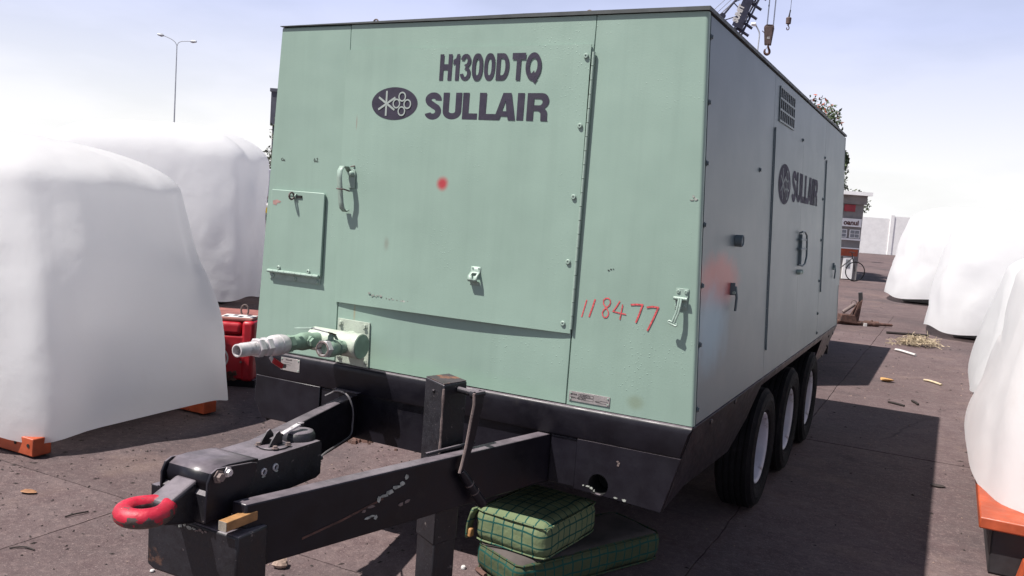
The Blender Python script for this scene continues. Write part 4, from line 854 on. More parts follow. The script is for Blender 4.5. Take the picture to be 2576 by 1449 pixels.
# ------------------------------------------------------------------ added white heaps filling either side of the yard
def sheeted(name, label, x0, x1, y0, y1, zb, h, seed, slope=.35, rot=0.):  # covers are added; sloped sides catch the sun so they read white
    cr_, sr_ = math.cos(rot), math.sin(rot)
    cx, cy = (x0+x1)/2, (y0+y1)/2; t = thing(name, label, 'added white cover', (cx,cy,0), 'added white covers')
    nu, nv = 84, 44; mb = MB(); a, b = (x1-x0)/2, (y1-y0)/2
    for j in range(nv+1):
        for i in range(nu+1):
            ang = 2*PI*i/nu; k = j/nv
            # superellipse footprint shrinking towards the top: rounded shoulders with sloping sides
            e = .45; ca, sa = math.cos(ang), math.sin(ang); ux = math.copysign(abs(ca)**e, ca); uy = math.copysign(abs(sa)**e, sa)
            if k < .62: kk = k/.62; zz = zb+(h-zb)*.80*kk; s_ = 1-slope*kk**1.25*.55
            else: kk = (k-.62)/.38; zz = zb+(h-zb)*(.80+.20*math.sin(kk*PI/2)); s_ = (1-slope*.55)*math.cos(kk*PI/2)**.75
            n_ = mnoise.noise(Vector((ux*2.2+seed, uy*2.2, zz*1.6))); f_ = math.sin(ang*11+seed+3*n_)*.022*(1-k)**1.3; s_ += (.035*n_+f_)*(0 if k > .97 else 1)*min(1, .25+k*3 if k < .3 else 1)
            z2 = zz+(.06*n_ if k > .4 else 0)+(.05*math.sin(ang*5+seed)*max(0, .1-k)*8)
            dx, dy = a*ux*s_, b*uy*s_; mb.v.append(Vector((cx+dx*cr_-dy*sr_, cy+dx*sr_+dy*cr_, z2)))
    for j in range(nv):
        for i in range(nu): q = j*(nu+1)+i; mb.f.append((q, q+1, q+nu+2, q+nu+1))
    mb.build('added_white_cover', 'sheet', t, smooth=True, ang=180, weld=True, fix=True)
    bs_ = MB().box(x0+.5, x1-.5, y0+.5, y1-.5, .03, zb+.25); bs_.v = [Vector((cx+(p.x-cx)*cr_-(p.y-cy)*sr_, cy+(p.x-cx)*sr_+(p.y-cy)*cr_, p.z)) for p in bs_.v]; bs_.build('heap_base', 'darkthing', t)
    return t
tl = sheeted('added_white_heap', 'bulky machine under an added white sheet at the left edge with an orange skid corner showing', -6.8, -2.58, -.35, 1.66, .12, 1.95, 1.3)
ec = Vector((-6.55,5.45,0))+Vector((.892,.452,0))*-1.5+Vector((-.452,.892,0))*.7
sheeted('added_white_heap', 'tall added white heap between the red machine and the louvred generator', ec.x-1.55, ec.x+1.55, ec.y-.7, ec.y+.7, .14, 2.5, 3.3, slope=.1, rot=.4695)
MB().box(-5.9,-2.70,-.15,-.03,.012,.12).build('skid_beam', 'orange', tl, bevel=.006); MB().box(-5.9,-2.75,1.20,1.32,.012,.12).build('skid_beam', 'orange', tl, bevel=.006)
for x in (-2.74,-2.86): MB().lathe((x,-.151,.075),(0,-1,0),[(0,.012),(.003,.012)],8).build('bolt_hole', 'dark_gap', tl)
ta = sheeted('added_white_heap', 'nearest machine under an added white sheet at the right edge on a black and orange base', 2.20, 4.5, 1.60, 5.0, .29, 1.65, 4.1)
MB().box(2.31,4.4,1.62,4.8,.0,.238).build('base_block', 'darkthing', ta, bevel=.01); MB().box(2.245,4.42,1.56,4.85,.240,.30).build('base_rim', 'orange', ta, bevel=.008)
MB().hexa([(2.43,1.22,.0),(2.9,1.22,.0),(2.9,1.615,.0),(2.43,1.615,.0),(2.455,1.24,.10),(2.9,1.24,.10),(2.9,1.615,.12),(2.455,1.615,.12)]).build('skid_foot', 'orange', ta, bevel=.006)
sheeted('added_white_heap', 'added white heap second along the right side of the yard', 2.28, 4.8, 5.7, 9.6, .16, 1.6, 7.7)
sheeted('added_white_heap', 'added white heap standing beyond the straw heap on the right', 1.62, 4.6, 12.6, 16.0, .14, 2.1, 2.2)
sheeted('added_white_heap', 'farthest added white heap far down the right side of the yard', 0.45, 4.4, 20.0, 25.0, .14, 2.5, 9.2)

# ------------------------------------------------------------------ second box machine parked behind the trailer
bx = thing('box_machine', 'dark low-roofed box machine parked directly behind the green compressor', 'machine', (-.55,7.8,0))
MB().box(-1.6,.50,6.0,9.7,.45,2.10).build('housing', 'shade_green', bx, bevel=.02); MB().box(-1.5,.42,6.1,9.6,.30,.45).build('chassis', 'black', bx)
for x in (-1.25,.15):
    for y in (7.2,8.3): MB().lathe((x-.09,y,.32),(1,0,0),[(0,.20),(.01,.30),(.17,.30),(.18,.20)],24).build('wheel', 'tyre', bx, smooth=True)
for x in (-1.2,.1): MB().tube([(x,6.4,.30),(x,6.4,.0)], .04, 8).build('stand_leg', 'black', bx)

# ------------------------------------------------------------------ left background: red welder set, white generator
rv = Vector((.892,.452,0)); dv = Vector((-.452,.892,0))
def V3(o, a, b, z): return Vector(o)+rv*a+dv*b+Vector((0,0,z))
def obox(o, a0, a1, b0, b1, z0, z1, mb=None):
    mb = mb or MB(); return mb.hexa([V3(o,a0,b0,z0),V3(o,a1,b0,z0),V3(o,a1,b1,z0),V3(o,a0,b1,z0),V3(o,a0,b0,z1),V3(o,a1,b0,z1),V3(o,a1,b1,z1),V3(o,a0,b1,z1)])
ro_ = Vector((-3.17,2.109,0))
rm = thing('red_generator_set', 'low bright red machine with a lifting eye standing left of the trailer', 'generator', ro_)
bd = obox(ro_, -1.15, 0, 0, .62, .06, .44).build('body', 'red', rm, bevel=.02)
obox(ro_, -1.15, -.105, -.004, .62, .443, .55).build('hood', 'red', rm, bevel=.03, seg=3)
obox(ro_, -.10, .005, -.008, .62, .05, .565).build('end_frame', 'red', rm, bevel=.03, seg=3)
obox(ro_, -1.12, -.02, .03, .60, .552, .585).build('lid', 'red_dusty', rm, bevel=.012)
obox(ro_, -1.12, .02, .02, .60, .0, .06).build('skid', 'black', rm)
lb = obox(ro_, -.30, -.03, .05, .22, .5855, .5875).build('label_plate', 'paper', rm)
mb = MB()
for i, (a, b) in enumerate(((-.28,.08),(-.22,.15),(-.16,.09),(-.11,.16),(-.06,.10))): obox(ro_, a, a+.035, b-.02, b+.05, .588, .5885, mb)
mb.build('label_print', 'ink', lb)
MB().tube([V3(ro_,-.16+.032*math.cos(t_), .26, .60+.05*math.sin(t_)+.02) for t_ in [i*2*PI/16 for i in range(17)]], .008, 8, False).build('lifting_eye', 'greyrust', rm, smooth=True)
rl = MB(); obl = lambda u, v, d: V3(ro_, u, -d, v)
rl.flat(ell(-.30,.24,.10,.10,32), obl, .0015, (ell(-.30,.24,.086,.086,32),)); rl.flat(ell(-.30,.24,.074,.074,32), obl, .0015, (ell(-.30,.24,.066,.066,32),)); rl.build('round_emblem', 'paper', rm, fix=False)
rs = MB(); random.seed(11)
for k in range(14):
    a = random.uniform(-.24,-.11); z = random.uniform(.06,.13); rs.prism([(a+random.uniform(.012,.03)*math.cos(q), z+random.uniform(.01,.022)*math.sin(q)) for q in [i*PI/3 for i in range(6)]], obl, .001, .004)
rs.build('rust_patch', 'rust', rm); hexbolt(V3(ro_,-.09,-.012,.22), -dv, .007, .02, 'greyrust', 'bolt', rm)
go_ = Vector((-8.1,7.25,0))
gn = thing('white_generator', 'off-white louvred generator canopy on a red-brown skid with a yellow stripe', 'generator', go_)
obox(go_, -1.25, 1.6, 0, 1.6, .50, 1.16).build('canopy', 'canopy_pink', gn, bevel=.02); obox(go_, -1.25, 1.6, .004, 1.6, 1.163, 1.44).build('canopy_top', 'canopy_white', gn, bevel=.02)
obox(go_, -1.25, 1.6, -.012, -.002, 1.30, 1.385).build('yellow_stripe', 'yellow', gn)
obox(go_, -1.35, 1.7, -.05, 1.65, .36, .47).build('skid_rail', 'skid', gn, bevel=.01); obox(go_, -1.35, 1.7, .02, 1.6, .10, .355).build('skid_tank', 'skid', gn, bevel=.01)
for a in (-1.2,-.2,1.4): obox(go_, a, a+.2, .0, 1.6, .0, .10).build('skid_foot', 'darkthing', gn)
for k in range(22): obox(go_, -.45, -.08, -.012, .0, .60+k*.0205, .610+k*.0205).build('louvre_slat', 'canopy_white', gn)
obox(go_, -.47, -.06, -.003, -.001, .585, 1.05).build('louvre_backing', 'darkthing', gn)
sg_ = obox(go_, -.02, .55, -.012, -.002, 1.178, 1.262).build('name_board', 'darkthing', gn)
text_mesh('LI', .085, lambda u, v, d: V3(go_, .0+u, -d, 1.19+v), .014, .004).build('board_text', 'paper', sg_, fix=False)
obox(go_, .02, .14, -.02, -.002, .70, .715).build('door_handle', 'darkthing', gn); obox(go_, .085, .10, -.02, -.002, .70, .95).build('door_handle', 'darkthing', gn)
lc = thing('lilac_container', 'lilac grey panelled unit with painted numbers rising behind the white generator', 'container', go_+dv*2.2)
obox(go_, -.75, 2.6, 2.2, 4.0, .0, 2.06).build('wall_panel', 'panel_lilac', lc, bevel=.02); obox(go_, -.80, 2.65, 2.16, 4.04, 1.50, 1.555).build('band', 'skid', lc)
text_mesh('34', .14, lambda u, v, d: V3(go_, .03+u, -d, 1.66+v), -2.196, .006).build('painted_number', 'platetext', lc, fix=False)
text_mesh('---', .10, lambda u, v, d: V3(go_, .02+u, -d, 1.80+v), -2.196, .006).build('painted_number', 'platetext', lc, fix=False)
obox(go_, -.05, .25, 2.17, 2.196, 1.985, 2.0).build('lock_bar', 'darkthing', lc)

# ------------------------------------------------------------------ trees
def tree(name, label, base, h, cr, seed, leafm, n=3500, blossoms=0, flat=.75, lean=(0,0)):
    rnd = random.Random(seed); t = thing(name, label, 'tree', base, 'trees beyond the yard'); b = Vector(base); top = b+Vector((lean[0],lean[1],h*.62))
    tr = MB().tube([b, b+Vector((.05*h*.3,0,h*.25)), top], [h*.035, h*.026, h*.012], 8)
    clumps = []
    for k in range(16):
        a = rnd.uniform(0, 2*PI); e = rnd.uniform(-.35, 1.0); rr = cr*rnd.uniform(.45, .95); c = top+Vector((math.cos(a)*rr*math.cos(e), math.sin(a)*rr*math.cos(e), math.sin(e)*cr*flat*.9)); clumps.append((c, cr*rnd.uniform(.22, .42)))
        tr.tube([b+(top-b)*rnd.uniform(.55,1), (c+top)/2+Vector((0,0,-.03*h)), c], [h*.011, h*.007, h*.002], 5)
    tr.build('trunk', 'bark', t, smooth=True)
    lf = MB(); bl = MB()
    for k in range(n+blossoms):
        c, r_ = rnd.choice(clumps); d = Vector((rnd.gauss(0,1), rnd.gauss(0,1), rnd.gauss(0,.7))); d = d.normalized()*r_*rnd.uniform(.3,1.05)**.6; p = c+d; s_ = cr*rnd.uniform(.012,.032)
        u = Vector((rnd.gauss(0,1), rnd.gauss(0,1), rnd.gauss(0,1))).normalized(); w = u.orthogonal().normalized()
        if k >= n and d.z < r_*.1: continue
        (lf if k < n else bl).add([p-u*s_*1.3, p+w*s_*.6, p+u*s_*1.3, p-w*s_*.6], [(0,1,2,3)])
    lf.build('crown', leafm, t, fix=False)
    if blossoms: bl.build('blossom', 'blossom', t, fix=False)
    return t
tree('tree', 'dark leafy tree rising behind the lilac container at left', (-20.9,23.7,0), 4.7, 1.9, 3, 'leaf2', 9000)
tree('flowering_tree', 'wide tree with orange red blossom behind the trailer roof at right', (-4.2,30.2,0), 6.7, 2.6, 5, 'leaf', 26000, 5000)
tree('tree', 'low bushy tree behind the white shop building at right', (-3.5,33.0,0), 4.6, 2.2, 8, 'leaf2', 9000)

# ------------------------------------------------------------------ far buildings on the right
so_ = Vector((-1.39,28.75,0))
sh = thing('shop_building', 'small white shop with a signboard and panes seen beyond the rear corner of the trailer', 'building', so_)
obox(so_, -3.0, .48, 0, 3, 0, 2.62).build('wall', 'shopwall', sh); obox(so_, -3.1, .55, -.5, 3.1, 2.92, 3.04).build('roof', 'whitewall', sh); obox(so_, -3.05, .52, -.15, 3.0, 2.62, 2.92).build('fascia', 'shopwall', sh)
obox(so_, -3.0, .48, -.06, -.005, 1.37, 1.43).build('string_course', 'whitewall', sh); obox(so_, -3.0, .48, -.05, -.005, 1.07, 1.11).build('string_course', 'whitewall', sh)
sb_ = obox(so_, -.9, .42, -.10, -.02, 1.84, 2.12).build('signboard', 'whitewall', sh)
text_mesh('oanui', .24, lambda u, v, d: V3(so_, -.20+u, -d, 1.90+v), .104, .01).build('sign_text', 'skid', sb_, fix=False)
obox(so_, -.20, .18, -.04, -.008, 2.36, 2.60).build('red_sign', 'signred', sh)
for a in (-.38,.07):
    w = obox(so_, a, a+.36, -.03, -.004, 1.45, 1.74).build('window', 'whitewall', sh)
    for i in range(2):
        for j in range(2): obox(so_, a+.03+i*.16, a+.17+i*.16, -.038, -.031, 1.475+j*.13, 1.585+j*.13).build('pane', 'glass', w)
obox(so_, -.2, .44, -.012, -.003, .82, 1.06).build('orange_shutter', 'orange', sh)
dr = obox(so_, -.05, .30, -.05, -.004, .02, .80).build('door', 'whitewall', sh)
obox(so_, .04, .20, -.058, -.052, .40, .70).build('door_pane', 'glass', dr)
wo = Vector((-24,62,0))
wl = thing('added_white_wall', 'long added pale wall whitening the horizon far behind the yard', 'wall', wo)  # added wall, covers the brown horizon with white
for k in range(26):
    obox(wo, -78+k*6.0, -78+k*6.0+5.7, 0, .18, 0, 3.0+.12*math.sin(k*2.3)).build('wall_panel', 'whitewall', wl); obox(wo, -78+k*6.0+5.7, -78+k*6.0+6.0, -.06, .24, 0, 3.2).build('pier', 'whitewall', wl)
# bicycle leaning by the shop
bo = Vector((-1.36,27.6,0))
bi = thing('bicycle', 'thin dark bicycle leaning in front of the white shop door', 'bicycle', bo)
for a in (-.52,.50): MB().tube([V3(bo, a+.32*math.cos(q), 0, .34+.32*math.sin(q)) for q in [i*2*PI/24 for i in range(25)]], .018, 6, False).build('wheel', 'tyre', bi)
for p0, p1 in (((-.52,.34),(-.1,.34)),((-.1,.34),(-.2,.85)),((-.52,.34),(-.18,.75)),((-.1,.34),(.36,.78)),((-.18,.78),(.36,.82)),((.50,.34),(.33,.95))): MB().tube([V3(bo,p0[0],0,p0[1]),V3(bo,p1[0],0,p1[1])], .018, 6).build('frame_tube', 'darkthing', bi)
MB().tube([V3(bo,.33,-.25,.97),V3(bo,.30,0,.99),V3(bo,.33,.25,.97)], .015, 6).build('handlebar', 'darkthing', bi); obox(bo,-.32,-.1,-.07,.07,.86,.91).build('saddle', 'darkthing', bi)
# board on posts, far left
eo = Vector((-27.6,26.2,0))
bb = thing('dark_board', 'dark blue grey board on posts showing above the trees left of the trailer', 'billboard', eo)
obox(eo, 1.5, 6.0, 0, .3, 4.6, 6.1).build('board', 'bluegrey', bb); obox(eo, 1.45, 6.1, -.05, .35, 6.1, 6.25).build('cap_rail', 'bluegrey', bb)
for a in (1.6,5.2): obox(eo, a, a+.25, .05, .25, 0, 4.6).build('post', 'bluegrey', bb)

# ------------------------------------------------------------------ lamp posts
lo = Vector((-47.45,40.1,0))
l1 = thing('street_lamp', 'tall slender street lamp with two arms against the sky at left', 'street lamp', lo)
MB().tube([lo, lo+Vector((-.04,.02,6)), V3(lo,.0,0,11.2)], [.07,.05,.035], 8).build('pole', 'lamp', l1, smooth=True)
for sg, zt in ((-1, .34), (1, .06)):
    MB().tube(smooth_path([V3(lo,0,0,11.1),V3(lo,sg*.12,0,11.36),V3(lo,sg*.42,0,11.45+zt*.35),V3(lo,sg*1.0,0,11.45+zt)]), .025, 6).build('arm', 'lamp', l1, smooth=True)
    MB().tube([V3(lo,sg*.93,0,11.44+zt*.95),V3(lo,sg*1.08,0,11.45+zt),V3(lo,sg*1.35,0,11.45+zt*1.12)], [.05,.12,.07], 8).build('lamp_head', 'lamp', l1, smooth=True)
lo = Vector((-11.64,58.6,0))
l2 = thing('street_lamp', 'curved single-arm street lamp between the crane boom and the hook block', 'street lamp', lo)
MB().tube(smooth_path([lo, lo+Vector((0,0,7)), V3(lo,0,0,13.4), V3(lo,.02,0,14.7), V3(lo,-.06,0,15.05), V3(lo,-.30,0,15.42)]), .05, 8).build('pole', 'lamp', l2, smooth=True)
MB().tube([V3(lo,-.26,0,15.38),V3(lo,-.38,0,15.46),V3(lo,-.62,0,15.47)], [.06,.15,.10], 8).build('lamp_head', 'whitewall', l2, smooth=True)

# ------------------------------------------------------------------ crane
cr = thing('crane', 'dark blue lattice boom crane behind the trailer with white lettering on its boom', 'crane', (-13.0,39.6,0))
Lc = lambda z: Vector((-10.117+.593*(z-12.238), 42.332+.406*(z-12.238), z))
Rc = lambda z: Vector((-9.125+.323*(z-11.277), 42.734+.269*(z-11.277), z))
Mc = lambda z: Vector((-9.374+.305*(z-11.528), 42.634+.26*(z-11.528), z))
bkv = Vector((-.452,.892,0))*1.0
TIP = 15.6
def chord(fn, z0, z1, off=Vector((0,0,0)), r=.055, name='chord'): return MB().tube([fn(z0)+off, fn(z1)+off], r, 8).build(name, 'crane', cr, smooth=True)
for fn, z0, z1 in ((Rc,2.2,TIP),(Mc,2.2,TIP-.3),(Lc,7.5,TIP-.6)):
    chord(fn, z0, z1)
chord(Rc, 2.2, TIP, bkv); chord(Mc, 2.2, TIP-.3, bkv)
def lace(f, g, o1, o2, z0, z1, st, r=.024):
    mb = MB(); z = z0; k = 0
    while z < z1:
        a, b = (f(z)+o1, g(z+st)+o2) if k % 2 == 0 else (g(z)+o2, f(z+st)+o1); mb.tube([a, b], r, 5); z += st; k += 1
    return mb.build('lacing', 'crane', cr)
O = Vector((0,0,0))
lace(Rc, Mc, O, O, 2.4, TIP-.8, .62); lace(Rc, Rc, O, bkv, 2.4, TIP-.6, .7); lace(Mc, Mc, O, bkv, 2.4, TIP-.8, .7); lace(Rc, Mc, bkv, bkv, 2.4, TIP-.8, .62); lace(Lc, Mc, O, O, 10.9, 14.4, .55, .03)
for z in (11.55,11.95,12.45,12.95,13.5): MB().tube([Rc(z)+Vector((-.25,-.05,.22)), Rc(z)+Vector((.30,.16,-.13))], .075, 8).build('sheave_bracket', 'crane', cr, smooth=True)
for z in (12.35,11.95): MB().lathe(Lc(z)+Vector((.12 if z < 12.2 else 0,0,0)), (-.45,.89,0), [(-.07,.16),(.07,.16)], 14).build('sheave', 'crane', cr, smooth=True)
# name panel along the boom
pd = (Vector((-9.136,42.938,13.268))-Vector((-9.442,42.666,12.157))).normalized(); po = Vector((-9.44,42.67,12.10)); pr_ = pd.cross(dv).normalized()
if pr_.dot(rv) < 0: pr_ = -pr_
PF = lambda u, v, d: po+pd*u-pr_*(v)-dv*(d+.12)+pr_*.0
pn = MB().prism([(-.25,-.42),(3.2,-.42),(3.2,.10),(-.25,.10)], PF, -.03, .03).build('name_panel', 'crane', cr)
text_mesh('SUMIT', .40, lambda u, v, d: PF(-.05+u, v-.10, d), .034, .022, .86).build('panel_text', 'paper', pn, fix=False)
# stays
for k, (dx, dz) in enumerate(((0,0),(.14,-.15),(.42,-.05),(.5,.0))):
    a = Vector((-10.537+dx,42.154+dx*.5,12.567+dz)); d = Vector((.482,.308,.605)); MB().tube([a-d*14, a+d*4.4], .014, 5).build('stay_cable', 'crane', cr)
# boom foot, cab and crawler body
mb = MB(); obox(Vector((-13.6,39.4,0)), -2.8, 2.6, -1.4, 1.4, 1.0, 2.4, mb); mb.build('upper_body', 'crane', cr, bevel=.05)
obox(Vector((-13.6,39.4,0)), 1.2, 2.5, -1.5, -.3, 1.2, 3.0).build('cab', 'crane', cr, bevel=.06)
for b in (-1.5,1.0): obox(Vector((-13.6,39.4,0)), -2.4, 2.4, b, b+.6, 0, .95).build('crawler_track', 'tyre', cr, bevel=.2, seg=4)
MB().tube([Vector((-15.9,38.4,2.3)), Lc(7.5)], .09, 6).build('gantry', 'crane', cr)
MB().lathe(Rc(TIP)+bkv*.5, (-.45,.89,0), [(-.35,.30),(.35,.30)], 16).build('head_sheave', 'crane', cr, smooth=True)
# hook block (hangs by its ropes)
hc = Vector((-6.70,38.25,0))
def HV(a, b, z): return hc+rv*a+dv*b+Vector((0,0,z))
hb = thing('hook_block', 'brown rusty hook block hanging on four crane ropes above the trailer', 'hook block', HV(0,0,9.55))
HP = lambda b0: (lambda u, v, d: HV(u, b0+d, v))
for b0 in (-.14,.10):
    MB().prism([(-.235,10.80),(.10,10.83),(.075,10.02),(-.10,9.99),(-.145,10.03)], HP(b0), 0, .05).build('cheek_plate', 'hook', hb, bevel=.01)
MB().hexa([HV(.10,-.13,10.02),HV(.19,.2,10.02),HV(.17,.3,10.02),HV(.06,.15,10.02),HV(.12,-.13,10.82),HV(.27,.2,10.82),HV(.25,.3,10.82),HV(.10,.15,10.82)]).build('side_weight', 'hook', hb, bevel=.01)
for a in (-.13,-.03,.06): MB().lathe(HV(a,-.08,10.80), dv, [(0,.12),(.16,.12)], 16).build('sheave', 'hook', hb, smooth=True)
text_mesh('65', .13, lambda u, v, d: HV(-.13+u, -d, 10.25+v), .145, .006).build('painted_number', 'paper', hb, fix=False)
MB().tube([HV(-.235,-.1,10.50),HV(-.37,-.1,10.60)], .02, 6).build('lug', 'hook', hb)
MB().tube([HV(.0,0,10.02),HV(.0,0,9.92)], .05, 8).build('shank', 'hook', hb)
MB().tube(smooth_path([HV(.0,0,9.95),HV(.03,0,9.85),HV(.08,0,9.74),HV(.075,0,9.63),HV(-.01,0,9.565),HV(-.11,0,9.60),HV(-.145,0,9.70),HV(-.12,0,9.80)],5), [.04+.022*math.sin(PI*i/35) for i in range(35)]+[.012], 8).build('hook', 'rust', hb, smooth=True)
MB().tube([HV(.0,0,9.92),HV(-.11,0,9.80)], .014, 6).build('safety_latch', 'hook', hb)
mb = []
for a0, a1 in ((-.155,-.12),(-.12,-.115),(.135,.15),(.165,.18)): MB().tube([HV(a0,0,10.85), HV(a1,0,15.4)], .0115, 5).build('hoist_rope', 'darkthing', hb)
MB().lathe(HV(-.14,0,11.78),(0,0,1),[(-.05,.0),(-.03,.03),(.03,.03),(.05,0)],8).build('rope_clamp', 'darkthing', hb)
hc = Vector((-5.97,38.69,0))
hk = thing('headache_ball', 'small rusty round weight with its hook on a single crane rope, rightmost in the sky', 'hook', HV(0,0,10.75))
MB().lathe(HV(0,0,11.02),(0,0,1),[(0,.085),(.02,.115),(.27,.125),(.30,.10),(.305,.0)],16).build('weight', 'hook', hk, smooth=True)
MB().tube([HV(0,0,11.32),HV(.02,0,11.50),HV(.04,0,11.66)], [.045,.03,.03], 8).build('swivel', 'darkthing', hk, smooth=True)
MB().tube([HV(.04,0,11.66),HV(.06,0,15.4)], .0115, 5).build('hoist_rope', 'darkthing', hk)
MB().tube([HV(0,0,11.02),HV(.0,0,10.94)], .035, 8).build('shank', 'hook', hk)
MB().tube(smooth_path([HV(.0,0,10.96),HV(.05,0,10.88),HV(.045,0,10.79),HV(-.01,0,10.755),HV(-.055,0,10.80),HV(-.05,0,10.86)],4), .022, 8).build('hook', 'rust', hk, smooth=True)

# ------------------------------------------------------------------ rusty jack stand and pipe behind
jo = Vector((.45,13.30,0))
JV = lambda a, z, b=0.: jo+Vector((.892,.452,0))*a+dv*b+Vector((0,0,z))
js = thing('rusty_jack_stand', 'rusty drawbar jack with an upright triangular plate lying behind the trailer', 'jack', jo)
MB().hexa([JV(-.21,.06,-.1),JV(.10,.03,-.1),JV(.10,.03,.1),JV(-.21,.06,.1),JV(-.20,.19,-.1),JV(.04,.185,-.1),JV(.04,.185,.1),JV(-.20,.19,.1)]).build('base_box', 'rust', js, bevel=.008)
JP = lambda u, v, d: JV(u, v, d)
MB().prism([(.05,.05),(.13,.05),(.165,.475),(.10,.40),(.03,.16)], JP, -.05, -.03).build('upright_plate', 'rust', js, bevel=.003)
MB().prism([(.05,.05),(.13,.05),(.165,.475),(.10,.40),(.03,.16)], JP, .03, .05).build('upright_plate', 'rust', js, bevel=.003)
MB().bar(JV(.150,.44), JV(.128,.60), .05, .07).build('head_piece', 'darkthing', js, bevel=.008)
MB().tube([JV(-.15,.22), JV(.05,.375)], .034, 12).build('cylinder', 'greyrust', js, smooth=True)
MB().tube([JV(-.07,.13,-.08), JV(.07,.41,-.08)], .012, 8).build('rod', 'rust', js)
MB().tube([JV(.03+.05*math.cos(q), .40+.045*math.sin(q)) for q in [i*PI/8 for i in range(-1, 10)]], .008, 6).build('hose_loop', 'greyrust', js, smooth=True)
MB().tube([JV(-.24,.045), JV(.25,.045,-.02)], .042, 12).build('tow_tube', 'rust', js, smooth=True)
MB().lathe(JV(.24,.045,-.02), rv, [(0,.042),(.01,.055),(.10,.055),(.11,.04),(.16,.04),(.17,.05),(.26,.052),(.27,.03),(.50,.026),(.52,.014)], 14).build('coupling_end', 'rust', js, smooth=True)
MB().tube([JV(.36,.07), JV(.40,.105)], .016, 6).build('grease_nipple', 'rust', js)
obox(jo, .22, .27, -.10, -.05, .0, .055).build('white_block', 'paper', js)
rb = MB().tube([(1.114,12.54,.02),(1.75,12.84,.02)], .022, 8); rb.org = Vector((1.4,12.7,0)); tag(rb.build('steel_bar', 'twig', None, smooth=True), 'dark straight steel bar lying on the ground beyond the straw', 'bar')

# ------------------------------------------------------------------ straw heap and litter
rnd = random.Random(4); sw = MB(); so2 = Vector((1.62,11.25,0)); sw.org = so2
for k in range(420):
    a = rnd.gauss(0, .16); b = rnd.gauss(0, .10); hgt = max(0, .13*(1-(a/.36)**2))*rnd.uniform(.1, 1)
    p = so2+rv*a+dv*b+Vector((0,0,.006+hgt)); d = Vector((rnd.gauss(0,1), rnd.gauss(0,1), rnd.gauss(0,.35))).normalized(); l = rnd.uniform(.06,.16); q = p+d*l; q.z = max(.004, q.z); mid = (p+q)/2+Vector((0,0,rnd.uniform(0,.03)))
    sw.tube([p, mid, q], .0035, 3, False)
tag(sw.build('straw_heap', 'straw', None, fix=False), 'loose heap of pale straw packing on the yard at right', 'straw')
def leaf(name, label, cat, x, y, l, w, ang, m, curl=.2):
    mb = MB(); mb.org = Vector((x,y,0)); c, s_ = math.cos(ang), math.sin(ang); n = 8
    for i in range(n+1):
        t_ = i/n*2-1; ww = w*math.sqrt(max(0, 1-t_*t_))*(1-.25*t_)
        for k in (-1, 0, 1):
            u, v = t_*l, k*ww; mb.v.append(Vector((x+u*c-v*s_, y+u*s_+v*c, .004+curl*(abs(k)*ww+.3*l*t_*t_))))
    for i in range(n):
        for k in (0, 1): a = i*3+k; mb.f.append((a, a+1, a+4, a+3))
    o = mb.build(name, m, None, fix=False, smooth=True); o.modifiers.new('thick', 'SOLIDIFY').thickness = .0015
    return tag(o, label, cat)
leaf('fallen_leaf', 'brown dry leaf lying flat on the sunlit concrete at left', 'leaf', -2.206,-.50,.046,.026,.3,'dryleaf')
leaf('fallen_leaf', 'curled yellow leaf on the sunny strip right of the trailer', 'leaf', 1.466,7.34,.085,.055,.6,'yellowleaf',.6)
leaf('fallen_leaf', 'dark oval leaf at the edge of the trailer shadow at right', 'leaf', 2.058,3.14,.05,.032,.2,'darkleaf',.1)
def twig(label, pts, r_, m='twig', name='twig', cat='twig'):
    mb = MB(); mb.org = Vector((pts[0][0], pts[0][1], 0)); mb.tube(smooth_path([(a, b, r_+.0005+(.003 if 0 < i < len(pts)-1 else 0)) for i, (a, b) in enumerate(pts)], 4), r_, 6)
    return tag(mb.build(name, m, None, smooth=True), label, cat)
twig('forked dark twig on the concrete left of the red towing ring', [(-1.765,-.606),(-1.755,-.56),(-1.745,-.53),(-1.741,-.495)], .004)
twig('long thin dark twig on the sunny strip beside the trailer shadow', [(1.562,6.02),(1.64,5.97),(1.713,5.93)], .011)
twig('short dark twig beside the longer twig at right', [(1.767,6.28),(1.80,6.2),(1.83,6.12)], .012)
twig('white broken stick with a dark end lying below the straw heap', [(1.38,10.3),(1.46,10.22),(1.66,9.95)], .02, 'paper', 'stick', 'stick')
twig('pale shredded rag strip on the concrete right of the yellow leaf', [(1.83,7.79),(1.9,7.75),(2.02,7.6)], .014, 'straw', 'rag', 'rag')
twig('thin dark twig near the bottom left corner of the picture', [(-1.62,-.98),(-1.58,-.94),(-1.52,-.93)], .0035)
def rock(label, x, y, r_, m, seed, cat='stone', zs=.7):
    mb = MB(); mb.org = Vector((x,y,0)); n, k = 9, 6
    for j in range(k+1):
        for i in range(n):
            th = PI*j/k; ph = 2*PI*i/n; d = Vector((math.sin(th)*math.cos(ph), math.sin(th)*math.sin(ph), math.cos(th)*zs)); q = r_*(1+.35*mnoise.noise(d*1.7+Vector((seed,0,0)))); p = d*q; mb.v.append(Vector((x+p.x, y+p.y, max(0, r_*zs*.75+p.z))))
    for j in range(k):
        for i in range(n): mb.f.append((j*n+i, j*n+(i+1) % n, (j+1)*n+(i+1) % n, (j+1)*n+i))
    return tag(mb.build('stone', m, None, weld=True), label, cat)
rock('small white pebble on the concrete below the nose of the drawbar', -.945,-.778,.010,'paper',1)
rock('tan flat stone partly hidden under the drawbar beam', -.545,-.42,.035,'stone',2)
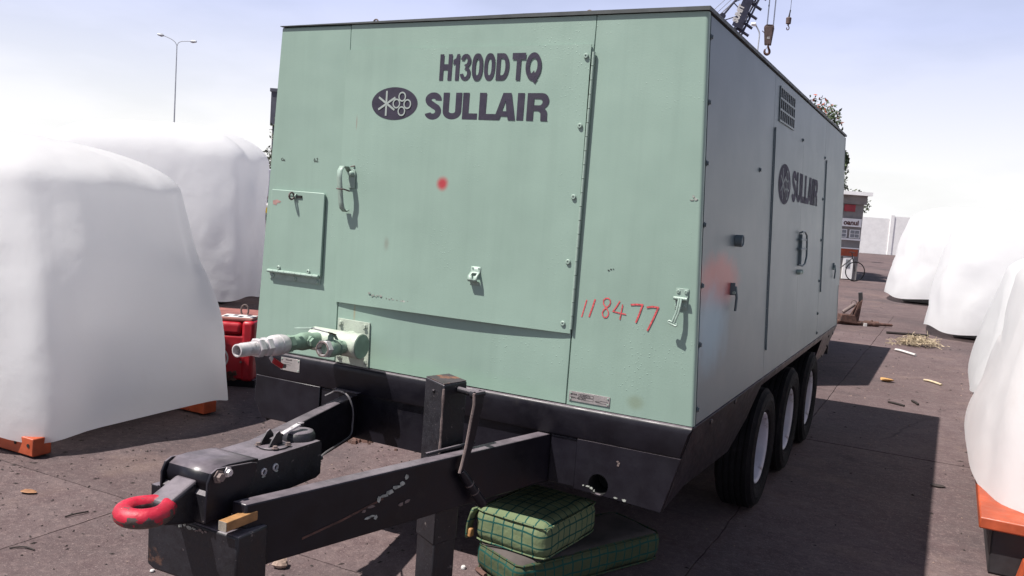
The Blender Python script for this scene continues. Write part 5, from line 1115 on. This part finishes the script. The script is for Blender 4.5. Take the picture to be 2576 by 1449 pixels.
rock('small white chip on the ground beside the jack leg', .128,.058,.014,'paper',3)
rl_ = MB(); rl_.org = Vector((-1.55,1.42,0)); rnd = random.Random(9)
for k in range(40):
    x, y = -1.55+rnd.gauss(0,.10), 1.42+rnd.gauss(0,.05); s_ = rnd.uniform(.012,.035); rl_.lathe((x,y,0),(0,0,1),[(0,s_),(s_*.7,s_*.7),(s_*.9,0)],5)
tag(rl_.build('dirt_clods', 'rust', None), 'patch of crumbled rusty dirt on the ground behind the far drawbar beam', 'dirt')
bl_ = twig('dried brown leaf litter strip at the foot of the cushions', [(.195,.07),(.22,.05),(.26,.03)], .012, 'rust', 'leaf_litter', 'leaf litter')
# scattered grit and bits that nobody could count
rnd = random.Random(21); gt = MB()
for k in range(1150):
    y = rnd.uniform(-1.9, 12); x = rnd.uniform(-4.5, 3.2)
    if rnd.random() < .5 : x, y = rnd.uniform(-3,-.2), rnd.uniform(-1.4,1.6)
    s_ = rnd.uniform(.0015,.005)*(1+max(0,y)*.10); a = rnd.uniform(0,PI); l = s_*rnd.uniform(1,4.5); c, q = math.cos(a), math.sin(a)
    gt.add([(x-l*c,y-l*q,.001),(x+s_*q,y-s_*c,.001),(x+l*c,y+l*q,.001),(x-s_*q,y+s_*c,.001),(x,y,.002+s_*.9)], [(0,1,4),(1,2,4),(2,3,4),(3,0,4)])
go2 = gt.build('ground_grit', 'twig', None, fix=False); go2['kind'] = 'stuff'; go2['label'] = 'dark grit and plant bits scattered over the yard'
gt = MB()
for k in range(700):
    y = rnd.uniform(-1.9, 9); x = rnd.uniform(-3.5, 3.0); s_ = rnd.uniform(.0015,.005)*(1+max(0,y)*.1); a = rnd.uniform(0,PI)
    gt.add([(x-s_,y,.001),(x,y-s_,.001),(x+s_*1.2,y,.001),(x,y+s_,.001),(x,y,.001+s_)], [(0,1,4),(1,2,4),(2,3,4),(3,0,4)])
go3 = gt.build('pale_grit', 'stone', None, fix=False); go3['kind'] = 'stuff'; go3['label'] = 'pale grit scattered over the yard'
